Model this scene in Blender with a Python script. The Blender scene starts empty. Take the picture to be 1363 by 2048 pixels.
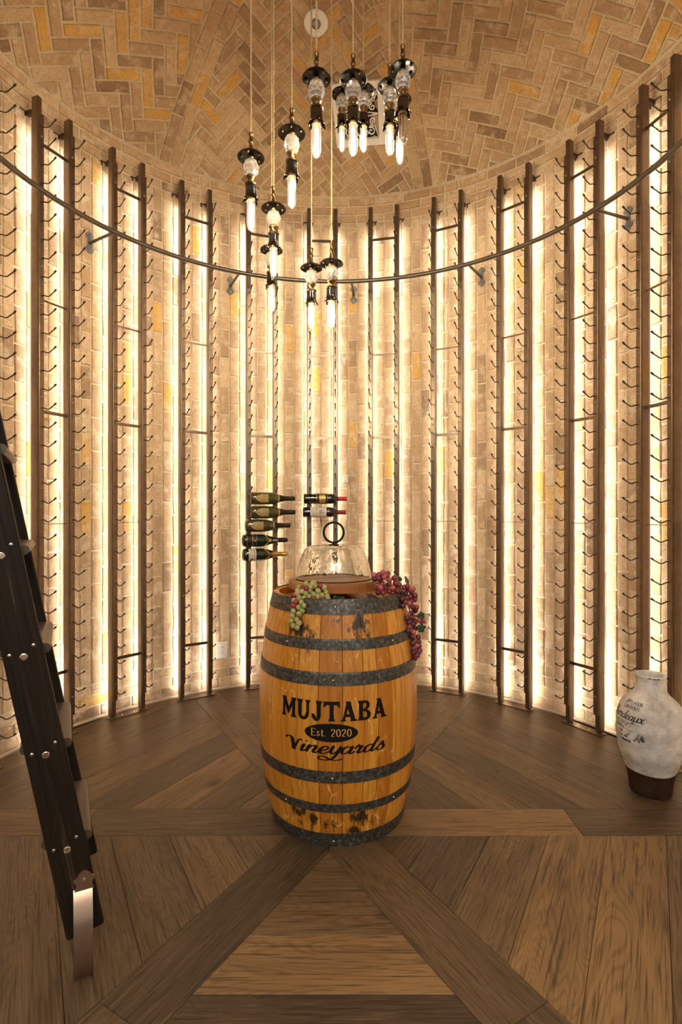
import bpy, bmesh, math, random
from mathutils import Vector, Matrix
import numpy as np

random.seed(7)
sc = bpy.context.scene
COL = sc.collection
PI = math.pi

# ------------------------------------------------------------------ camera, world, lights, exposure
CAM_H = 1.25
cam_d = bpy.data.cameras.new('camera')
cam = bpy.data.objects.new('camera', cam_d)
COL.objects.link(cam)
cam.location = (0, 0, CAM_H)
cam.rotation_euler = (PI / 2, 0, 0)
cam_d.sensor_fit = 'HORIZONTAL'
cam_d.sensor_width = 36.0
FPX = 1080.0
cam_d.lens = 36.0 * FPX / 1363.0
cam_d.clip_start = 0.02
sc.camera = cam

world = bpy.data.worlds.new('world')
sc.world = world
world.use_nodes = True
bg = world.node_tree.nodes['Background']
bg.inputs[0].default_value = (1.0, 0.90, 0.76, 1)
bg.inputs[1].default_value = 0.36

sc.view_settings.view_transform = 'Standard'
sc.view_settings.look = 'None'
sc.view_settings.gamma = 1.0
sc.view_settings.use_curve_mapping = False
sc.view_settings.exposure = 0.66

LED_STRENGTH = 34.0
BULB_STRENGTH = 280.0


def area_lamp(name, loc, aim, size, watt, colour):
    d = bpy.data.lights.new(name, 'AREA')
    d.shape = 'RECTANGLE'
    d.size, d.size_y = size
    d.energy = watt
    d.color = colour
    o = bpy.data.objects.new(name, d)
    COL.objects.link(o)
    o.location = loc
    v = Vector(aim) - Vector(loc)
    o.rotation_euler = v.to_track_quat('-Z', 'Y').to_euler()
    return o


# fill lamp added out of view behind the camera to brighten the room
area_lamp('fill_lamp', (0.3, -2.2, 3.3), (0, 2.2, 0.9), (2.6, 1.2), 62, (1.0, 0.89, 0.74))

# ------------------------------------------------------------------ room figures
CX, CY = -0.039, 2.2485
RP = 1.66            # inner face of the rack rails
RW = 1.765           # brick face of the round wall
RIM = 3.58           # top of the wall / spring of the dome
RISE = 0.63
RS = (RW * RW + RISE * RISE) / (2 * RISE)
SC = Vector((CX, CY, RIM + RISE - RS))


def at(px, py, D):
    return Vector(((px - 681.5) / FPX * D, D, CAM_H + (1024 - py) / FPX * D))


def polar(az, r, z=0.0):
    a = math.radians(az)
    return Vector((CX + r * math.cos(a), CY + r * math.sin(a), z))


def project(p):
    if p[1] < 0.05:
        return None
    return (681.5 + p[0] / p[1] * FPX, 1024 - (p[2] - CAM_H) / p[1] * FPX)


# ------------------------------------------------------------------ node helpers
def mat(name):
    m = bpy.data.materials.new(name)
    m.use_nodes = True
    nt = m.node_tree
    b = nt.nodes['Principled BSDF']
    return m, nt, b


def N(nt, kind, **kw):
    n = nt.nodes.new(kind)
    for k, v in kw.items():
        setattr(n, k, v)
    return n


def L(nt, a, b):
    nt.links.new(a, b)


def math_n(nt, op, a, b=None, clamp=False):
    n = nt.nodes.new('ShaderNodeMath')
    n.operation = op
    n.use_clamp = clamp
    for i, v in enumerate((a, b)):
        if v is None:
            continue
        if isinstance(v, (int, float)):
            n.inputs[i].default_value = v
        else:
            nt.links.new(v, n.inputs[i])
    return n.outputs[0]


def noise(nt, vec, scale, detail=4, rough=0.55, dist=0.0):
    n = nt.nodes.new('ShaderNodeTexNoise')
    n.inputs['Scale'].default_value = scale
    n.inputs['Detail'].default_value = detail
    n.inputs['Roughness'].default_value = rough
    n.inputs['Distortion'].default_value = dist
    if vec is not None:
        nt.links.new(vec, n.inputs['Vector'])
    return n.outputs['Fac']


def ramp(nt, fac, stops):
    n = nt.nodes.new('ShaderNodeValToRGB')
    e = n.color_ramp.elements
    while len(e) < len(stops):
        e.new(0.5)
    for i, (p, c) in enumerate(stops):
        e[i].position = p
        e[i].color = (*c, 1) if len(c) == 3 else c
    nt.links.new(fac, n.inputs[0])
    return n.outputs[0]


def mix(nt, fac, a, b, blend='MIX'):
    n = nt.nodes.new('ShaderNodeMix')
    n.data_type = 'RGBA'
    n.blend_type = blend
    for sock, v in ((n.inputs['Factor'], fac), (n.inputs['A'], a), (n.inputs['B'], b)):
        if isinstance(v, (int, float)):
            sock.default_value = v
        elif isinstance(v, tuple):
            sock.default_value = (*v, 1)
        else:
            nt.links.new(v, sock)
    return n.outputs['Result']


def bump(nt, bsdf, h, strength, dist=0.01):
    n = nt.nodes.new('ShaderNodeBump')
    n.inputs['Strength'].default_value = strength
    n.inputs['Distance'].default_value = dist
    nt.links.new(h, n.inputs['Height'])
    nt.links.new(n.outputs[0], bsdf.inputs['Normal'])


def mapping(nt, vec, scale=(1, 1, 1), loc=(0, 0, 0)):
    n = nt.nodes.new('ShaderNodeMapping')
    n.inputs['Scale'].default_value = scale
    n.inputs['Location'].default_value = loc
    nt.links.new(vec, n.inputs['Vector'])
    return n.outputs[0]


def attr(nt, name):
    n = nt.nodes.new('ShaderNodeAttribute')
    n.attribute_name = name
    return n.outputs['Fac']


def wpos(nt):
    return nt.nodes.new('ShaderNodeNewGeometry').outputs['Position']


def objco(nt):
    return nt.nodes.new('ShaderNodeTexCoord').outputs['Object']


def simple(name, colour, rough=0.5, metal=0.0, nscale=None, namt=0.15, bstr=0.0, coat=0.0):
    m, nt, b = mat(name)
    b.inputs['Roughness'].default_value = rough
    b.inputs['Metallic'].default_value = metal
    b.inputs['Coat Weight'].default_value = coat
    if nscale:
        f = noise(nt, objco(nt), nscale, 5, 0.6)
        lo = tuple(c * (1 - namt) for c in colour)
        hi = tuple(min(1, c * (1 + namt)) for c in colour)
        L(nt, ramp(nt, f, [(0.3, lo), (0.7, hi)]), b.inputs['Base Color'])
        if bstr:
            bump(nt, b, f, bstr, 0.004)
    else:
        b.inputs['Base Color'].default_value = (*colour, 1)
    return m


# ------------------------------------------------------------------ materials
def make_brick():
    m, nt, b = mat('old_reclaimed_brick')
    t = attr(nt, 'tint')
    p = wpos(nt)
    base = ramp(nt, t, [(0.0, (0.27, 0.17, 0.10)), (0.22, (0.38, 0.25, 0.145)), (0.45, (0.48, 0.32, 0.18)),
                        (0.68, (0.56, 0.385, 0.215)), (0.86, (0.65, 0.47, 0.28)), (0.90, (0.66, 0.385, 0.115)),
                        (1.0, (0.70, 0.40, 0.09))])
    big = noise(nt, p, 13, 5, 0.65)
    c = mix(nt, math_n(nt, 'MULTIPLY', ramp_f(nt, big, 0.50, 0.64), 0.60), base, (0.76, 0.61, 0.41))
    med = noise(nt, p, 42, 5, 0.75)
    c = mix(nt, math_n(nt, 'MULTIPLY', ramp_f(nt, med, 0.50, 0.64), 0.55), c, (0.60, 0.345, 0.14))
    med2 = noise(nt, mapping(nt, p, (1, 1, 1), (3, 5, 1)), 30, 4, 0.7)
    c = mix(nt, math_n(nt, 'MULTIPLY', ramp_f(nt, med2, 0.53, 0.68), 0.55), c, (0.33, 0.225, 0.145))
    sp = noise(nt, p, 210, 2, 0.6)
    c = mix(nt, math_n(nt, 'MULTIPLY', ramp_f(nt, sp, 0.58, 0.68), 0.7), c, (0.20, 0.12, 0.07))
    L(nt, c, b.inputs['Base Color'])
    b.inputs['Roughness'].default_value = 0.95
    b.inputs['Specular IOR Level'].default_value = 0.15
    h = math_n(nt, 'ADD', noise(nt, p, 55, 6, 0.7), math_n(nt, 'MULTIPLY', sp, 0.3))
    bump(nt, b, h, 0.8, 0.008)
    return m


def ramp_f(nt, f, lo, hi):
    n = nt.nodes.new('ShaderNodeMapRange')
    n.inputs['From Min'].default_value = lo
    n.inputs['From Max'].default_value = hi
    nt.links.new(f, n.inputs['Value'])
    return n.outputs[0]


def make_mortar():
    m, nt, b = mat('sandy_mortar')
    p = wpos(nt)
    f = noise(nt, p, 40, 6, 0.7)
    L(nt, ramp(nt, f, [(0.3, (0.52, 0.41, 0.25)), (0.7, (0.74, 0.60, 0.40))]), b.inputs['Base Color'])
    b.inputs['Roughness'].default_value = 1.0
    b.inputs['Specular IOR Level'].default_value = 0.1
    bump(nt, b, f, 0.7, 0.008)
    return m


def make_plank():
    m, nt, b = mat('smoked_oak_plank')
    t = attr(nt, 'tint')
    s = attr(nt, 'seed')
    oc = objco(nt)
    add = N(nt, 'ShaderNodeVectorMath', operation='ADD')
    comb = N(nt, 'ShaderNodeCombineXYZ')
    L(nt, math_n(nt, 'MULTIPLY', s, 37.0), comb.inputs[0])
    L(nt, math_n(nt, 'MULTIPLY', s, 91.0), comb.inputs[1])
    L(nt, math_n(nt, 'MULTIPLY', s, 13.0), comb.inputs[2])
    L(nt, oc, add.inputs[0])
    L(nt, comb.outputs[0], add.inputs[1])
    v = add.outputs[0]
    base = ramp(nt, t, [(0.0, (0.066, 0.044, 0.026)), (0.35, (0.135, 0.087, 0.046)), (0.65, (0.25, 0.152, 0.070)),
                        (1.0, (0.44, 0.25, 0.098))])
    cloud = noise(nt, mapping(nt, v, (1.6, 7, 1)), 1.0, 3, 0.5, 0.6)
    c = mix(nt, ramp_f(nt, cloud, 0.35, 0.68), mix(nt, 0.45, base, (0.030, 0.021, 0.014)), base)
    # cathedral grain: contour lines of a stretched noise
    cath = noise(nt, mapping(nt, v, (0.9, 6.5, 1)), 1.0, 2.0, 0.45, 0.7)
    lines = math_n(nt, 'SINE', math_n(nt, 'MULTIPLY', cath, 230.0))
    c = mix(nt, math_n(nt, 'MULTIPLY', ramp_f(nt, lines, 0.0, 0.95), 0.26), c, (0.022, 0.0145, 0.009))
    fine = noise(nt, mapping(nt, v, (7, 190, 1)), 1.0, 4, 0.6)
    c = mix(nt, math_n(nt, 'MULTIPLY', ramp_f(nt, fine, 0.52, 0.70), 0.42), c, (0.27, 0.185, 0.105))
    fine2 = noise(nt, mapping(nt, v, (5, 150, 1), (4, 9, 0)), 1.0, 4, 0.6)
    c = mix(nt, math_n(nt, 'MULTIPLY', ramp_f(nt, fine2, 0.52, 0.64), 0.65), c, (0.017, 0.0115, 0.0075))
    # knots
    vo = N(nt, 'ShaderNodeTexVoronoi')
    vo.inputs['Scale'].default_value = 1.0
    L(nt, mapping(nt, v, (1.5, 3.0, 1)), vo.inputs['Vector'])
    k = math_n(nt, 'SUBTRACT', 1.0, ramp_f(nt, vo.outputs['Distance'], 0.02, 0.10))
    c = mix(nt, math_n(nt, 'MULTIPLY', k, 0.75), c, (0.012, 0.008, 0.0055))
    L(nt, c, b.inputs['Base Color'])
    L(nt, ramp(nt, fine, [(0.3, (0.36,) * 3), (0.7, (0.52,) * 3)]), b.inputs['Roughness'])
    b.inputs['Specular IOR Level'].default_value = 0.28
    h = math_n(nt, 'SUBTRACT', fine, math_n(nt, 'MULTIPLY', fine2, 0.9))
    bump(nt, b, h, 0.25, 0.003)
    return m


def make_oak():
    m, nt, b = mat('varnished_barrel_oak')
    t = attr(nt, 'tint')
    p = wpos(nt)
    base = ramp(nt, t, [(0.0, (0.46, 0.150, 0.010)), (0.5, (0.62, 0.235, 0.018)), (1.0, (0.78, 0.35, 0.042))])
    g = noise(nt, mapping(nt, p, (75, 75, 3.0)), 1.0, 4, 0.6)
    c = mix(nt, math_n(nt, 'MULTIPLY', ramp_f(nt, g, 0.44, 0.66), 0.50), base, (0.25, 0.070, 0.004))
    fl = noise(nt, mapping(nt, p, (26, 26, 6.5)), 1.0, 1.5, 0.4, 0.5)
    band = math_n(nt, 'SUBTRACT', 1.0, ramp_f(nt, math_n(nt, 'ABSOLUTE', math_n(nt, 'SUBTRACT', fl, 0.56)), 0.004, 0.012))
    patch = ramp_f(nt, noise(nt, p, 9, 2), 0.46, 0.60)
    c = mix(nt, math_n(nt, 'MULTIPLY', math_n(nt, 'MULTIPLY', band, patch), 0.75), c, (0.88, 0.58, 0.20))
    # burnt and leaked marks between the end hoops
    marks = None
    wob = noise(nt, mapping(nt, p, (30, 30, 14)), 1.0, 5, 0.75)
    for phi, z, r in ((-0.50, 0.812, 0.062), (0.30, 0.832, 0.058), (0.30, 0.805, 0.05), (0.02, 0.845, 0.036), (-0.36, 0.79, 0.05),
                      (-0.48, 0.118, 0.060), (-0.30, 0.108, 0.045), (0.27, 0.106, 0.066), (0.24, 0.075, 0.052), (-0.12, 0.092, 0.035), (0.5, 0.322, 0.026)):
        rr = 0.331 - 0.058 * ((z - 0.46) / 0.46) ** 2
        pt = (BX + rr * math.sin(phi), BY - rr * math.cos(phi), z)
        d = N(nt, 'ShaderNodeVectorMath', operation='DISTANCE')
        L(nt, p, d.inputs[0])
        d.inputs[1].default_value = pt
        f = math_n(nt, 'SUBTRACT', r, d.outputs['Value'])
        marks = f if marks is None else math_n(nt, 'MAXIMUM', marks, f)
    mk = math_n(nt, 'ADD', math_n(nt, 'MULTIPLY', marks, 14.0), math_n(nt, 'MULTIPLY', math_n(nt, 'SUBTRACT', wob, 0.56), 3.4))
    c = mix(nt, math_n(nt, 'MULTIPLY', ramp_f(nt, mk, 0.0, 0.35), 0.95), c, (0.018, 0.010, 0.006))
    L(nt, c, b.inputs['Base Color'])
    b.inputs['Roughness'].default_value = 0.42
    b.inputs['Coat Weight'].default_value = 0.25
    b.inputs['Coat Roughness'].default_value = 0.25
    bump(nt, b, g, 0.15, 0.002)
    return m


def make_zinc():
    m, nt, b = mat('weathered_galvanised_steel')
    p = wpos(nt)
    f = noise(nt, p, 75, 5, 0.75)
    c = ramp(nt, f, [(0.34, (0.034, 0.030, 0.025)), (0.52, (0.092, 0.084, 0.073)), (0.63, (0.20, 0.185, 0.16)), (0.78, (0.46, 0.43, 0.38))])
    L(nt, c, b.inputs['Base Color'])
    b.inputs['Metallic'].default_value = 0.55
    b.inputs['Roughness'].default_value = 0.5
    bump(nt, b, f, 0.12, 0.002)
    return m


def make_darkwood():
    m, nt, b = mat('dark_stained_wood')
    v = objco(nt)
    g = noise(nt, mapping(nt, v, (70, 70, 2.2)), 1.0, 4, 0.6)
    c = ramp(nt, g, [(0.35, (0.011, 0.0072, 0.0048)), (0.58, (0.022, 0.0142, 0.009)), (0.74, (0.085, 0.054, 0.033))])
    L(nt, c, b.inputs['Base Color'])
    b.inputs['Roughness'].default_value = 0.5
    bump(nt, b, g, 0.2, 0.002)
    return m


def make_acacia():
    m, nt, b = mat('butcher_block_wood')
    t = attr(nt, 'tint')
    v = objco(nt)
    g = noise(nt, mapping(nt, v, (3.5, 55, 55)), 1.0, 4, 0.6, 0.4)
    base = ramp(nt, t, [(0.0, (0.27, 0.095, 0.022)), (0.5, (0.44, 0.175, 0.038)), (1.0, (0.60, 0.29, 0.075))])
    c = mix(nt, math_n(nt, 'MULTIPLY', ramp_f(nt, g, 0.45, 0.7), 0.5), base, (0.17, 0.055, 0.012))
    L(nt, c, b.inputs['Base Color'])
    b.inputs['Roughness'].default_value = 0.4
    return m


def make_vase():
    m, nt, b = mat('chalky_white_clay')
    p = wpos(nt)
    f = noise(nt, p, 11, 6, 0.7)
    c = ramp(nt, f, [(0.32, (0.36, 0.34, 0.315)), (0.5, (0.62, 0.60, 0.575)), (0.68, (0.82, 0.81, 0.79))])
    f2 = noise(nt, mapping(nt, p, (40, 40, 160)), 1.0, 4, 0.6)
    c = mix(nt, math_n(nt, 'MULTIPLY', ramp_f(nt, f2, 0.5, 0.75), 0.35), c, (0.34, 0.30, 0.26))
    L(nt, c, b.inputs['Base Color'])
    b.inputs['Roughness'].default_value = 0.75
    bump(nt, b, f2, 0.15, 0.002)
    return m


def make_glass(name, colour, rough=0.0, wave=0.0):
    m, nt, b = mat(name)
    b.inputs['Base Color'].default_value = (*colour, 1)
    b.inputs['Roughness'].default_value = rough
    b.inputs['Transmission Weight'].default_value = 1.0
    b.inputs['IOR'].default_value = 1.48
    if wave:
        bump(nt, b, noise(nt, wpos(nt), 24, 2, 0.5), wave, 0.006)
    return m


def make_thin_glass(name, tint, gloss=0.1, glow=0.0):
    m = bpy.data.materials.new(name)
    m.use_nodes = True
    nt = m.node_tree
    nt.nodes.clear()
    out = N(nt, 'ShaderNodeOutputMaterial')
    tr = N(nt, 'ShaderNodeBsdfTransparent')
    tr.inputs[0].default_value = (*tint, 1)
    gl = N(nt, 'ShaderNodeBsdfGlossy')
    gl.inputs['Roughness'].default_value = 0.03
    lw = N(nt, 'ShaderNodeLayerWeight')
    lw.inputs[0].default_value = 0.35
    f = math_n(nt, 'ADD', math_n(nt, 'MULTIPLY', lw.outputs['Fresnel'], 0.7), gloss * 0.3, True)
    ms = N(nt, 'ShaderNodeMixShader')
    L(nt, f, ms.inputs[0])
    L(nt, tr.outputs[0], ms.inputs[1])
    L(nt, gl.outputs[0], ms.inputs[2])
    if glow:
        em = N(nt, 'ShaderNodeEmission')
        em.inputs[0].default_value = (1.0, 0.84, 0.60, 1)
        em.inputs[1].default_value = glow * 0.35
        ad = N(nt, 'ShaderNodeAddShader')
        L(nt, ms.outputs[0], ad.inputs[0])
        L(nt, em.outputs[0], ad.inputs[1])
        L(nt, ad.outputs[0], out.inputs[0])
    else:
        L(nt, ms.outputs[0], out.inputs[0])
    return m


def emit(name, colour, strength):
    m, nt, b = mat(name)
    b.inputs['Base Color'].default_value = (*colour, 1)
    b.inputs['Emission Color'].default_value = (*colour, 1)
    b.inputs['Emission Strength'].default_value = strength
    return m


BX, BY = -0.012, 2.291   # barrel axis
M = {}
M['brick'] = make_brick()
M['mortar'] = make_mortar()
M['plank'] = make_plank()
M['oak'] = make_oak()
M['zinc'] = make_zinc()
M['darkwood'] = make_darkwood()
M['acacia'] = make_acacia()
M['vase'] = make_vase()
M['vase_dark'] = simple('bare_brown_clay', (0.040, 0.021, 0.011), 0.6, 0, 20, 0.4, 0.2)
M['bronze'] = simple('bronze_painted_steel', (0.215, 0.16, 0.115), 0.32, 0.9, 30, 0.12)
M['rod'] = simple('dark_steel_rod', (0.075, 0.052, 0.036), 0.42, 0.7)
M['rubber'] = simple('black_rubber', (0.02, 0.016, 0.013), 0.6)
M['rail'] = simple('gunmetal_tube', (0.135, 0.115, 0.095), 0.36, 0.85)
M['iron'] = simple('grey_iron', (0.20, 0.185, 0.17), 0.5, 0.7, 60, 0.25)
M['bolt'] = simple('steel_bolt', (0.30, 0.28, 0.26), 0.35, 0.9)
M['nickel'] = simple('polished_nickel', (0.72, 0.58, 0.46), 0.25, 1.0)
M['strap'] = simple('satin_copper_nickel', (0.50, 0.36, 0.28), 0.27, 1.0)
M['white'] = simple('white_plastic', (0.78, 0.72, 0.62), 0.4)
M['white_metal'] = simple('white_enamel', (0.90, 0.87, 0.82), 0.45)
M['black'] = simple('black_void', (0.012, 0.010, 0.009), 0.8)
M['ink'] = simple('black_stencil_ink', (0.010, 0.008, 0.006), 0.5)
M['oak_ink'] = simple('bare_oak_lettering', (0.60, 0.30, 0.085), 0.5)
M['vase_ink'] = simple('faded_black_ink', (0.025, 0.02, 0.017), 0.7)
M['brass'] = simple('antique_brass', (0.19, 0.115, 0.050), 0.36, 1.0, 60, 0.3)
M['old_brass'] = simple('dark_antique_brass', (0.20, 0.12, 0.05), 0.33, 1.0, 60, 0.3)
M['dark_bronze'] = simple('oil_rubbed_bronze', (0.0075, 0.0055, 0.0045), 0.34, 0.0)
M['pewter'] = simple('fluted_dark_pewter', (0.10, 0.095, 0.09), 0.17, 1.0)
M['cord'] = simple('twisted_fabric_cord', (0.50, 0.36, 0.19), 0.8)
M['crystal'] = make_glass('cut_crystal', (1.0, 0.99, 0.97))
_nt = M['crystal'].node_tree
_t = N(_nt, 'ShaderNodeBsdfTransparent')
_m = N(_nt, 'ShaderNodeMixShader')
_m.inputs[0].default_value = 0.16
_d = N(_nt, 'ShaderNodeBsdfDiffuse')
_d.inputs[0].default_value = (0.85, 0.83, 0.80, 1)
_m2 = N(_nt, 'ShaderNodeMixShader')
_m2.inputs[0].default_value = 0.14
L(_nt, _nt.nodes['Principled BSDF'].outputs[0], _m2.inputs[1])
L(_nt, _d.outputs[0], _m2.inputs[2])
L(_nt, _m2.outputs[0], _m.inputs[1])
L(_nt, _t.outputs[0], _m.inputs[2])
L(_nt, _m.outputs[0], _nt.nodes['Material Output'].inputs[0])
M['bulb'] = make_thin_glass('clear_bulb_glass', (1, 0.98, 0.94), 0.25)
M['bulb_lit'] = make_thin_glass('glowing_bulb_glass', (1, 0.97, 0.90), 0.25, 0.75)
M['filament'] = emit('glowing_filament', (1.0, 0.86, 0.64), BULB_STRENGTH)
M['filament_off'] = simple('unlit_filament', (0.22, 0.15, 0.10), 0.5, 0.6)
M['led'] = emit('warm_led', (1.0, 0.965, 0.93), LED_STRENGTH)
_nt = M['led'].node_tree        # the tape has an opaque back: only its front shines
_g = N(_nt, 'ShaderNodeNewGeometry')
L(_nt, math_n(_nt, 'MULTIPLY', math_n(_nt, 'SUBTRACT', 1.0, _g.outputs['Backfacing']), LED_STRENGTH), _nt.nodes['Principled BSDF'].inputs['Emission Strength'])
M['cloche'] = make_glass('hammered_glass', (0.95, 0.975, 0.955), 0.0, 0.34)
M['black_iron'] = simple('black_iron', (0.022, 0.018, 0.015), 0.45, 0.6)
M['bottle_olive'] = simple('dark_olive_glass', (0.062, 0.058, 0.013), 0.06, 0, coat=1.0)
M['bottle_green'] = simple('dark_green_glass', (0.008, 0.022, 0.010), 0.06, 0, coat=1.0)
M['bottle_black'] = simple('black_wine_glass', (0.008, 0.006, 0.006), 0.06, 0, coat=1.0)
M['foil_dark'] = simple('dark_olive_foil', (0.020, 0.017, 0.010), 0.35, 0.3)
M['foil_black'] = simple('black_foil', (0.010, 0.010, 0.010), 0.3, 0.2)
M['foil_gold'] = simple('gold_foil', (0.72, 0.47, 0.14), 0.3, 0.9, 120, 0.35)
M['foil_red'] = simple('red_capsule', (0.50, 0.012, 0.02), 0.3)
M['foil_wine'] = simple('wine_red_capsule', (0.25, 0.012, 0.014), 0.35)
M['label_gold'] = simple('olive_gold_paper', (0.42, 0.31, 0.12), 0.6, 0, 60, 0.15)
M['label_leaf'] = simple('gold_leaf_paper', (0.60, 0.42, 0.13), 0.4, 0.5, 90, 0.6)
M['label_white'] = simple('cream_paper', (0.74, 0.66, 0.55), 0.7)
M['label_tan'] = simple('tan_paper', (0.55, 0.44, 0.30), 0.7)
M['label_black'] = simple('black_paper', (0.015, 0.012, 0.010), 0.5)
M['seal_red'] = simple('red_wax_seal', (0.55, 0.01, 0.02), 0.4)
M['seal_gold'] = simple('yellow_gold_seal', (0.75, 0.48, 0.08), 0.4, 0.3)
M['print_brown'] = simple('brown_print', (0.13, 0.06, 0.035), 0.7)
M['print_white'] = simple('white_print', (0.85, 0.80, 0.70), 0.6)
M['leaf'] = simple('dark_green_leaf', (0.018, 0.055, 0.016), 0.45, 0, 60, 0.4)
M['leaf_dark'] = simple('purple_black_leaf', (0.03, 0.010, 0.014), 0.5)
M['stem'] = simple('brown_stem', (0.13, 0.085, 0.035), 0.7)


for _k in ('ink', 'vase_ink', 'vase_dark', 'darkwood', 'black_iron', 'dark_bronze'):
    M[_k].node_tree.nodes['Principled BSDF'].inputs['Specular IOR Level'].default_value = 0.16


def grape_mat(name, a, b_):
    m, nt, b = mat(name)
    f = noise(nt, wpos(nt), 45, 2, 0.5)
    L(nt, ramp(nt, f, [(0.35, a), (0.65, b_)]), b.inputs['Base Color'])
    b.inputs['Roughness'].default_value = 0.32
    b.inputs['Subsurface Weight'].default_value = 0.15
    b.inputs['Subsurface Radius'].default_value = (0.006, 0.004, 0.003)
    b.inputs['Coat Weight'].default_value = 0.3
    b.inputs['Coat Roughness'].default_value = 0.2
    return m


M['g_green'] = grape_mat('pale_green_grape', (0.30, 0.31, 0.085), (0.46, 0.45, 0.17))
M['g_blush'] = grape_mat('blushing_grape', (0.48, 0.40, 0.16), (0.55, 0.26, 0.13))
M['g_red'] = grape_mat('cherry_red_grape', (0.22, 0.012, 0.022), (0.36, 0.03, 0.045))
M['g_wine'] = grape_mat('wine_red_grape', (0.13, 0.014, 0.028), (0.27, 0.035, 0.055))
M['g_rose'] = grape_mat('rose_pink_grape', (0.42, 0.07, 0.09), (0.55, 0.15, 0.14))
M['g_dark'] = grape_mat('dark_plum_grape', (0.05, 0.010, 0.016), (0.12, 0.022, 0.032))


# ------------------------------------------------------------------ mesh helpers
class MB:
    def __init__(self):
        self.v, self.f = [], []

    def add(self, vs, fs):
        o = len(self.v)
        self.v += [tuple(p) for p in vs]
        self.f += [tuple(i + o for i in q) for q in fs]
        return self

    def xf(self, mtx):
        self.v = [tuple(mtx @ Vector(p)) for p in self.v]
        return self

    def box(self, c, s, mtx=None, bev=0.0):
        hx, hy, hz = s[0] / 2, s[1] / 2, s[2] / 2
        c = Vector(c)
        if bev <= 0:
            vs = [Vector((x, y, z)) for x in (-hx, hx) for y in (-hy, hy) for z in (-hz, hz)]
            fs = [(0, 1, 3, 2), (4, 6, 7, 5), (0, 4, 5, 1), (2, 3, 7, 6), (0, 2, 6, 4), (1, 5, 7, 3)]
        else:
            b = min(bev, hx * 0.9, hy * 0.9, hz * 0.9)
            bm = bmesh.new()
            bmesh.ops.create_cube(bm, size=1.0)
            bmesh.ops.scale(bm, vec=(s[0], s[1], s[2]), verts=bm.verts)
            bmesh.ops.bevel(bm, geom=bm.edges[:], offset=b, segments=2, affect='EDGES', profile=0.5)
            bm.verts.ensure_lookup_table()
            vs = [v.co.copy() for v in bm.verts]
            fs = [tuple(v.index for v in f.verts) for f in bm.faces]
            bm.free()
        if mtx is not None:
            vs = [mtx @ v for v in vs]
        return self.add([v + c for v in vs], fs)

    def lathe(self, prof, n=24, mtx=None, cap=True, a0=0.0, a1=2 * PI):
        full = abs(a1 - a0 - 2 * PI) < 1e-6
        m = n if full else n + 1
        vs, fs = [], []
        for r, z in prof:
            for i in range(m):
                a = a0 + (a1 - a0) * i / n
                vs.append(Vector((r * math.cos(a), r * math.sin(a), z)))
        k = len(prof)
        for j in range(k - 1):
            for i in range(n):
                i2 = (i + 1) % m
                fs.append((j * m + i, j * m + i2, (j + 1) * m + i2, (j + 1) * m + i))
        if cap and full:
            if prof[0][0] > 1e-6:
                fs.append(tuple(range(m - 1, -1, -1)))
            if prof[-1][0] > 1e-6:
                fs.append(tuple((k - 1) * m + i for i in range(m)))
        if mtx is not None:
            vs = [mtx @ v for v in vs]
        return self.add(vs, fs)

    def tube(self, pts, r, n=8, caps=True, closed=False, radii=None):
        pts = [Vector(p) for p in pts]
        m = len(pts)
        vs, fs = [], []
        prev = None
        for i, p in enumerate(pts):
            if closed:
                t = (pts[(i + 1) % m] - pts[i - 1]).normalized()
            else:
                t = (pts[min(i + 1, m - 1)] - pts[max(i - 1, 0)]).normalized()
            if prev is None:
                ref = Vector((0, 0, 1)) if abs(t.z) < 0.9 else Vector((1, 0, 0))
                u = t.cross(ref).normalized()
            else:
                u = (prev - t * prev.dot(t)).normalized()
            prev = u
            w = t.cross(u)
            rr = radii[i] if radii else r
            for k in range(n):
                a = 2 * PI * k / n
                vs.append(p + (u * math.cos(a) + w * math.sin(a)) * rr)
        for i in range(m if closed else m - 1):
            j = (i + 1) % m
            for k in range(n):
                k2 = (k + 1) % n
                fs.append((i * n + k, i * n + k2, j * n + k2, j * n + k))
        if caps and not closed:
            fs.append(tuple(range(n - 1, -1, -1)))
            fs.append(tuple((m - 1) * n + k for k in range(n)))
        return self.add(vs, fs)

    def prism(self, poly, h, mtx=None, z0=0.0):
        k = len(poly)
        vs = [Vector((x, y, z0)) for x, y in poly] + [Vector((x, y, z0 + h)) for x, y in poly]
        fs = [tuple(range(k - 1, -1, -1)), tuple(range(k, 2 * k))]
        fs += [(i, (i + 1) % k, k + (i + 1) % k, k + i) for i in range(k)]
        if mtx is not None:
            vs = [mtx @ v for v in vs]
        return self.add(vs, fs)

    def ball(self, c, r, nu=10, nv=6, sc_=(1, 1, 1)):
        prof = [(math.sin(PI * j / nv) * r, -math.cos(PI * j / nv) * r) for j in range(nv + 1)]
        prof[0] = (0.0001 * r, -r)
        prof[-1] = (0.0001 * r, r)
        mt = Matrix.Translation(Vector(c)) @ Matrix.Diagonal((*sc_, 1))
        return self.lathe(prof, nu, mt, cap=False)

    def mesh(self, name, material=None, smooth=False, angle=40):
        me = bpy.data.meshes.new(name)
        me.from_pydata(self.v, [], self.f)
        if smooth:
            me.polygons.foreach_set('use_smooth', [True] * len(me.polygons))
            me.set_sharp_from_angle(angle=math.radians(angle))
        if material:
            me.materials.append(material)
        me.update()
        return me

    def obj(self, name, material=None, parent=None, smooth=False, loc=None, rot=None, angle=40):
        return link(name, self.mesh(name, material, smooth, angle), parent, loc, rot)


def link(name, data, parent=None, loc=None, rot=None):
    o = bpy.data.objects.new(name, data)
    COL.objects.link(o)
    if parent is not None:
        o.parent = parent
    if loc is not None:
        o.location = loc
    if rot is not None:
        o.rotation_euler = rot
    return o


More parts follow.
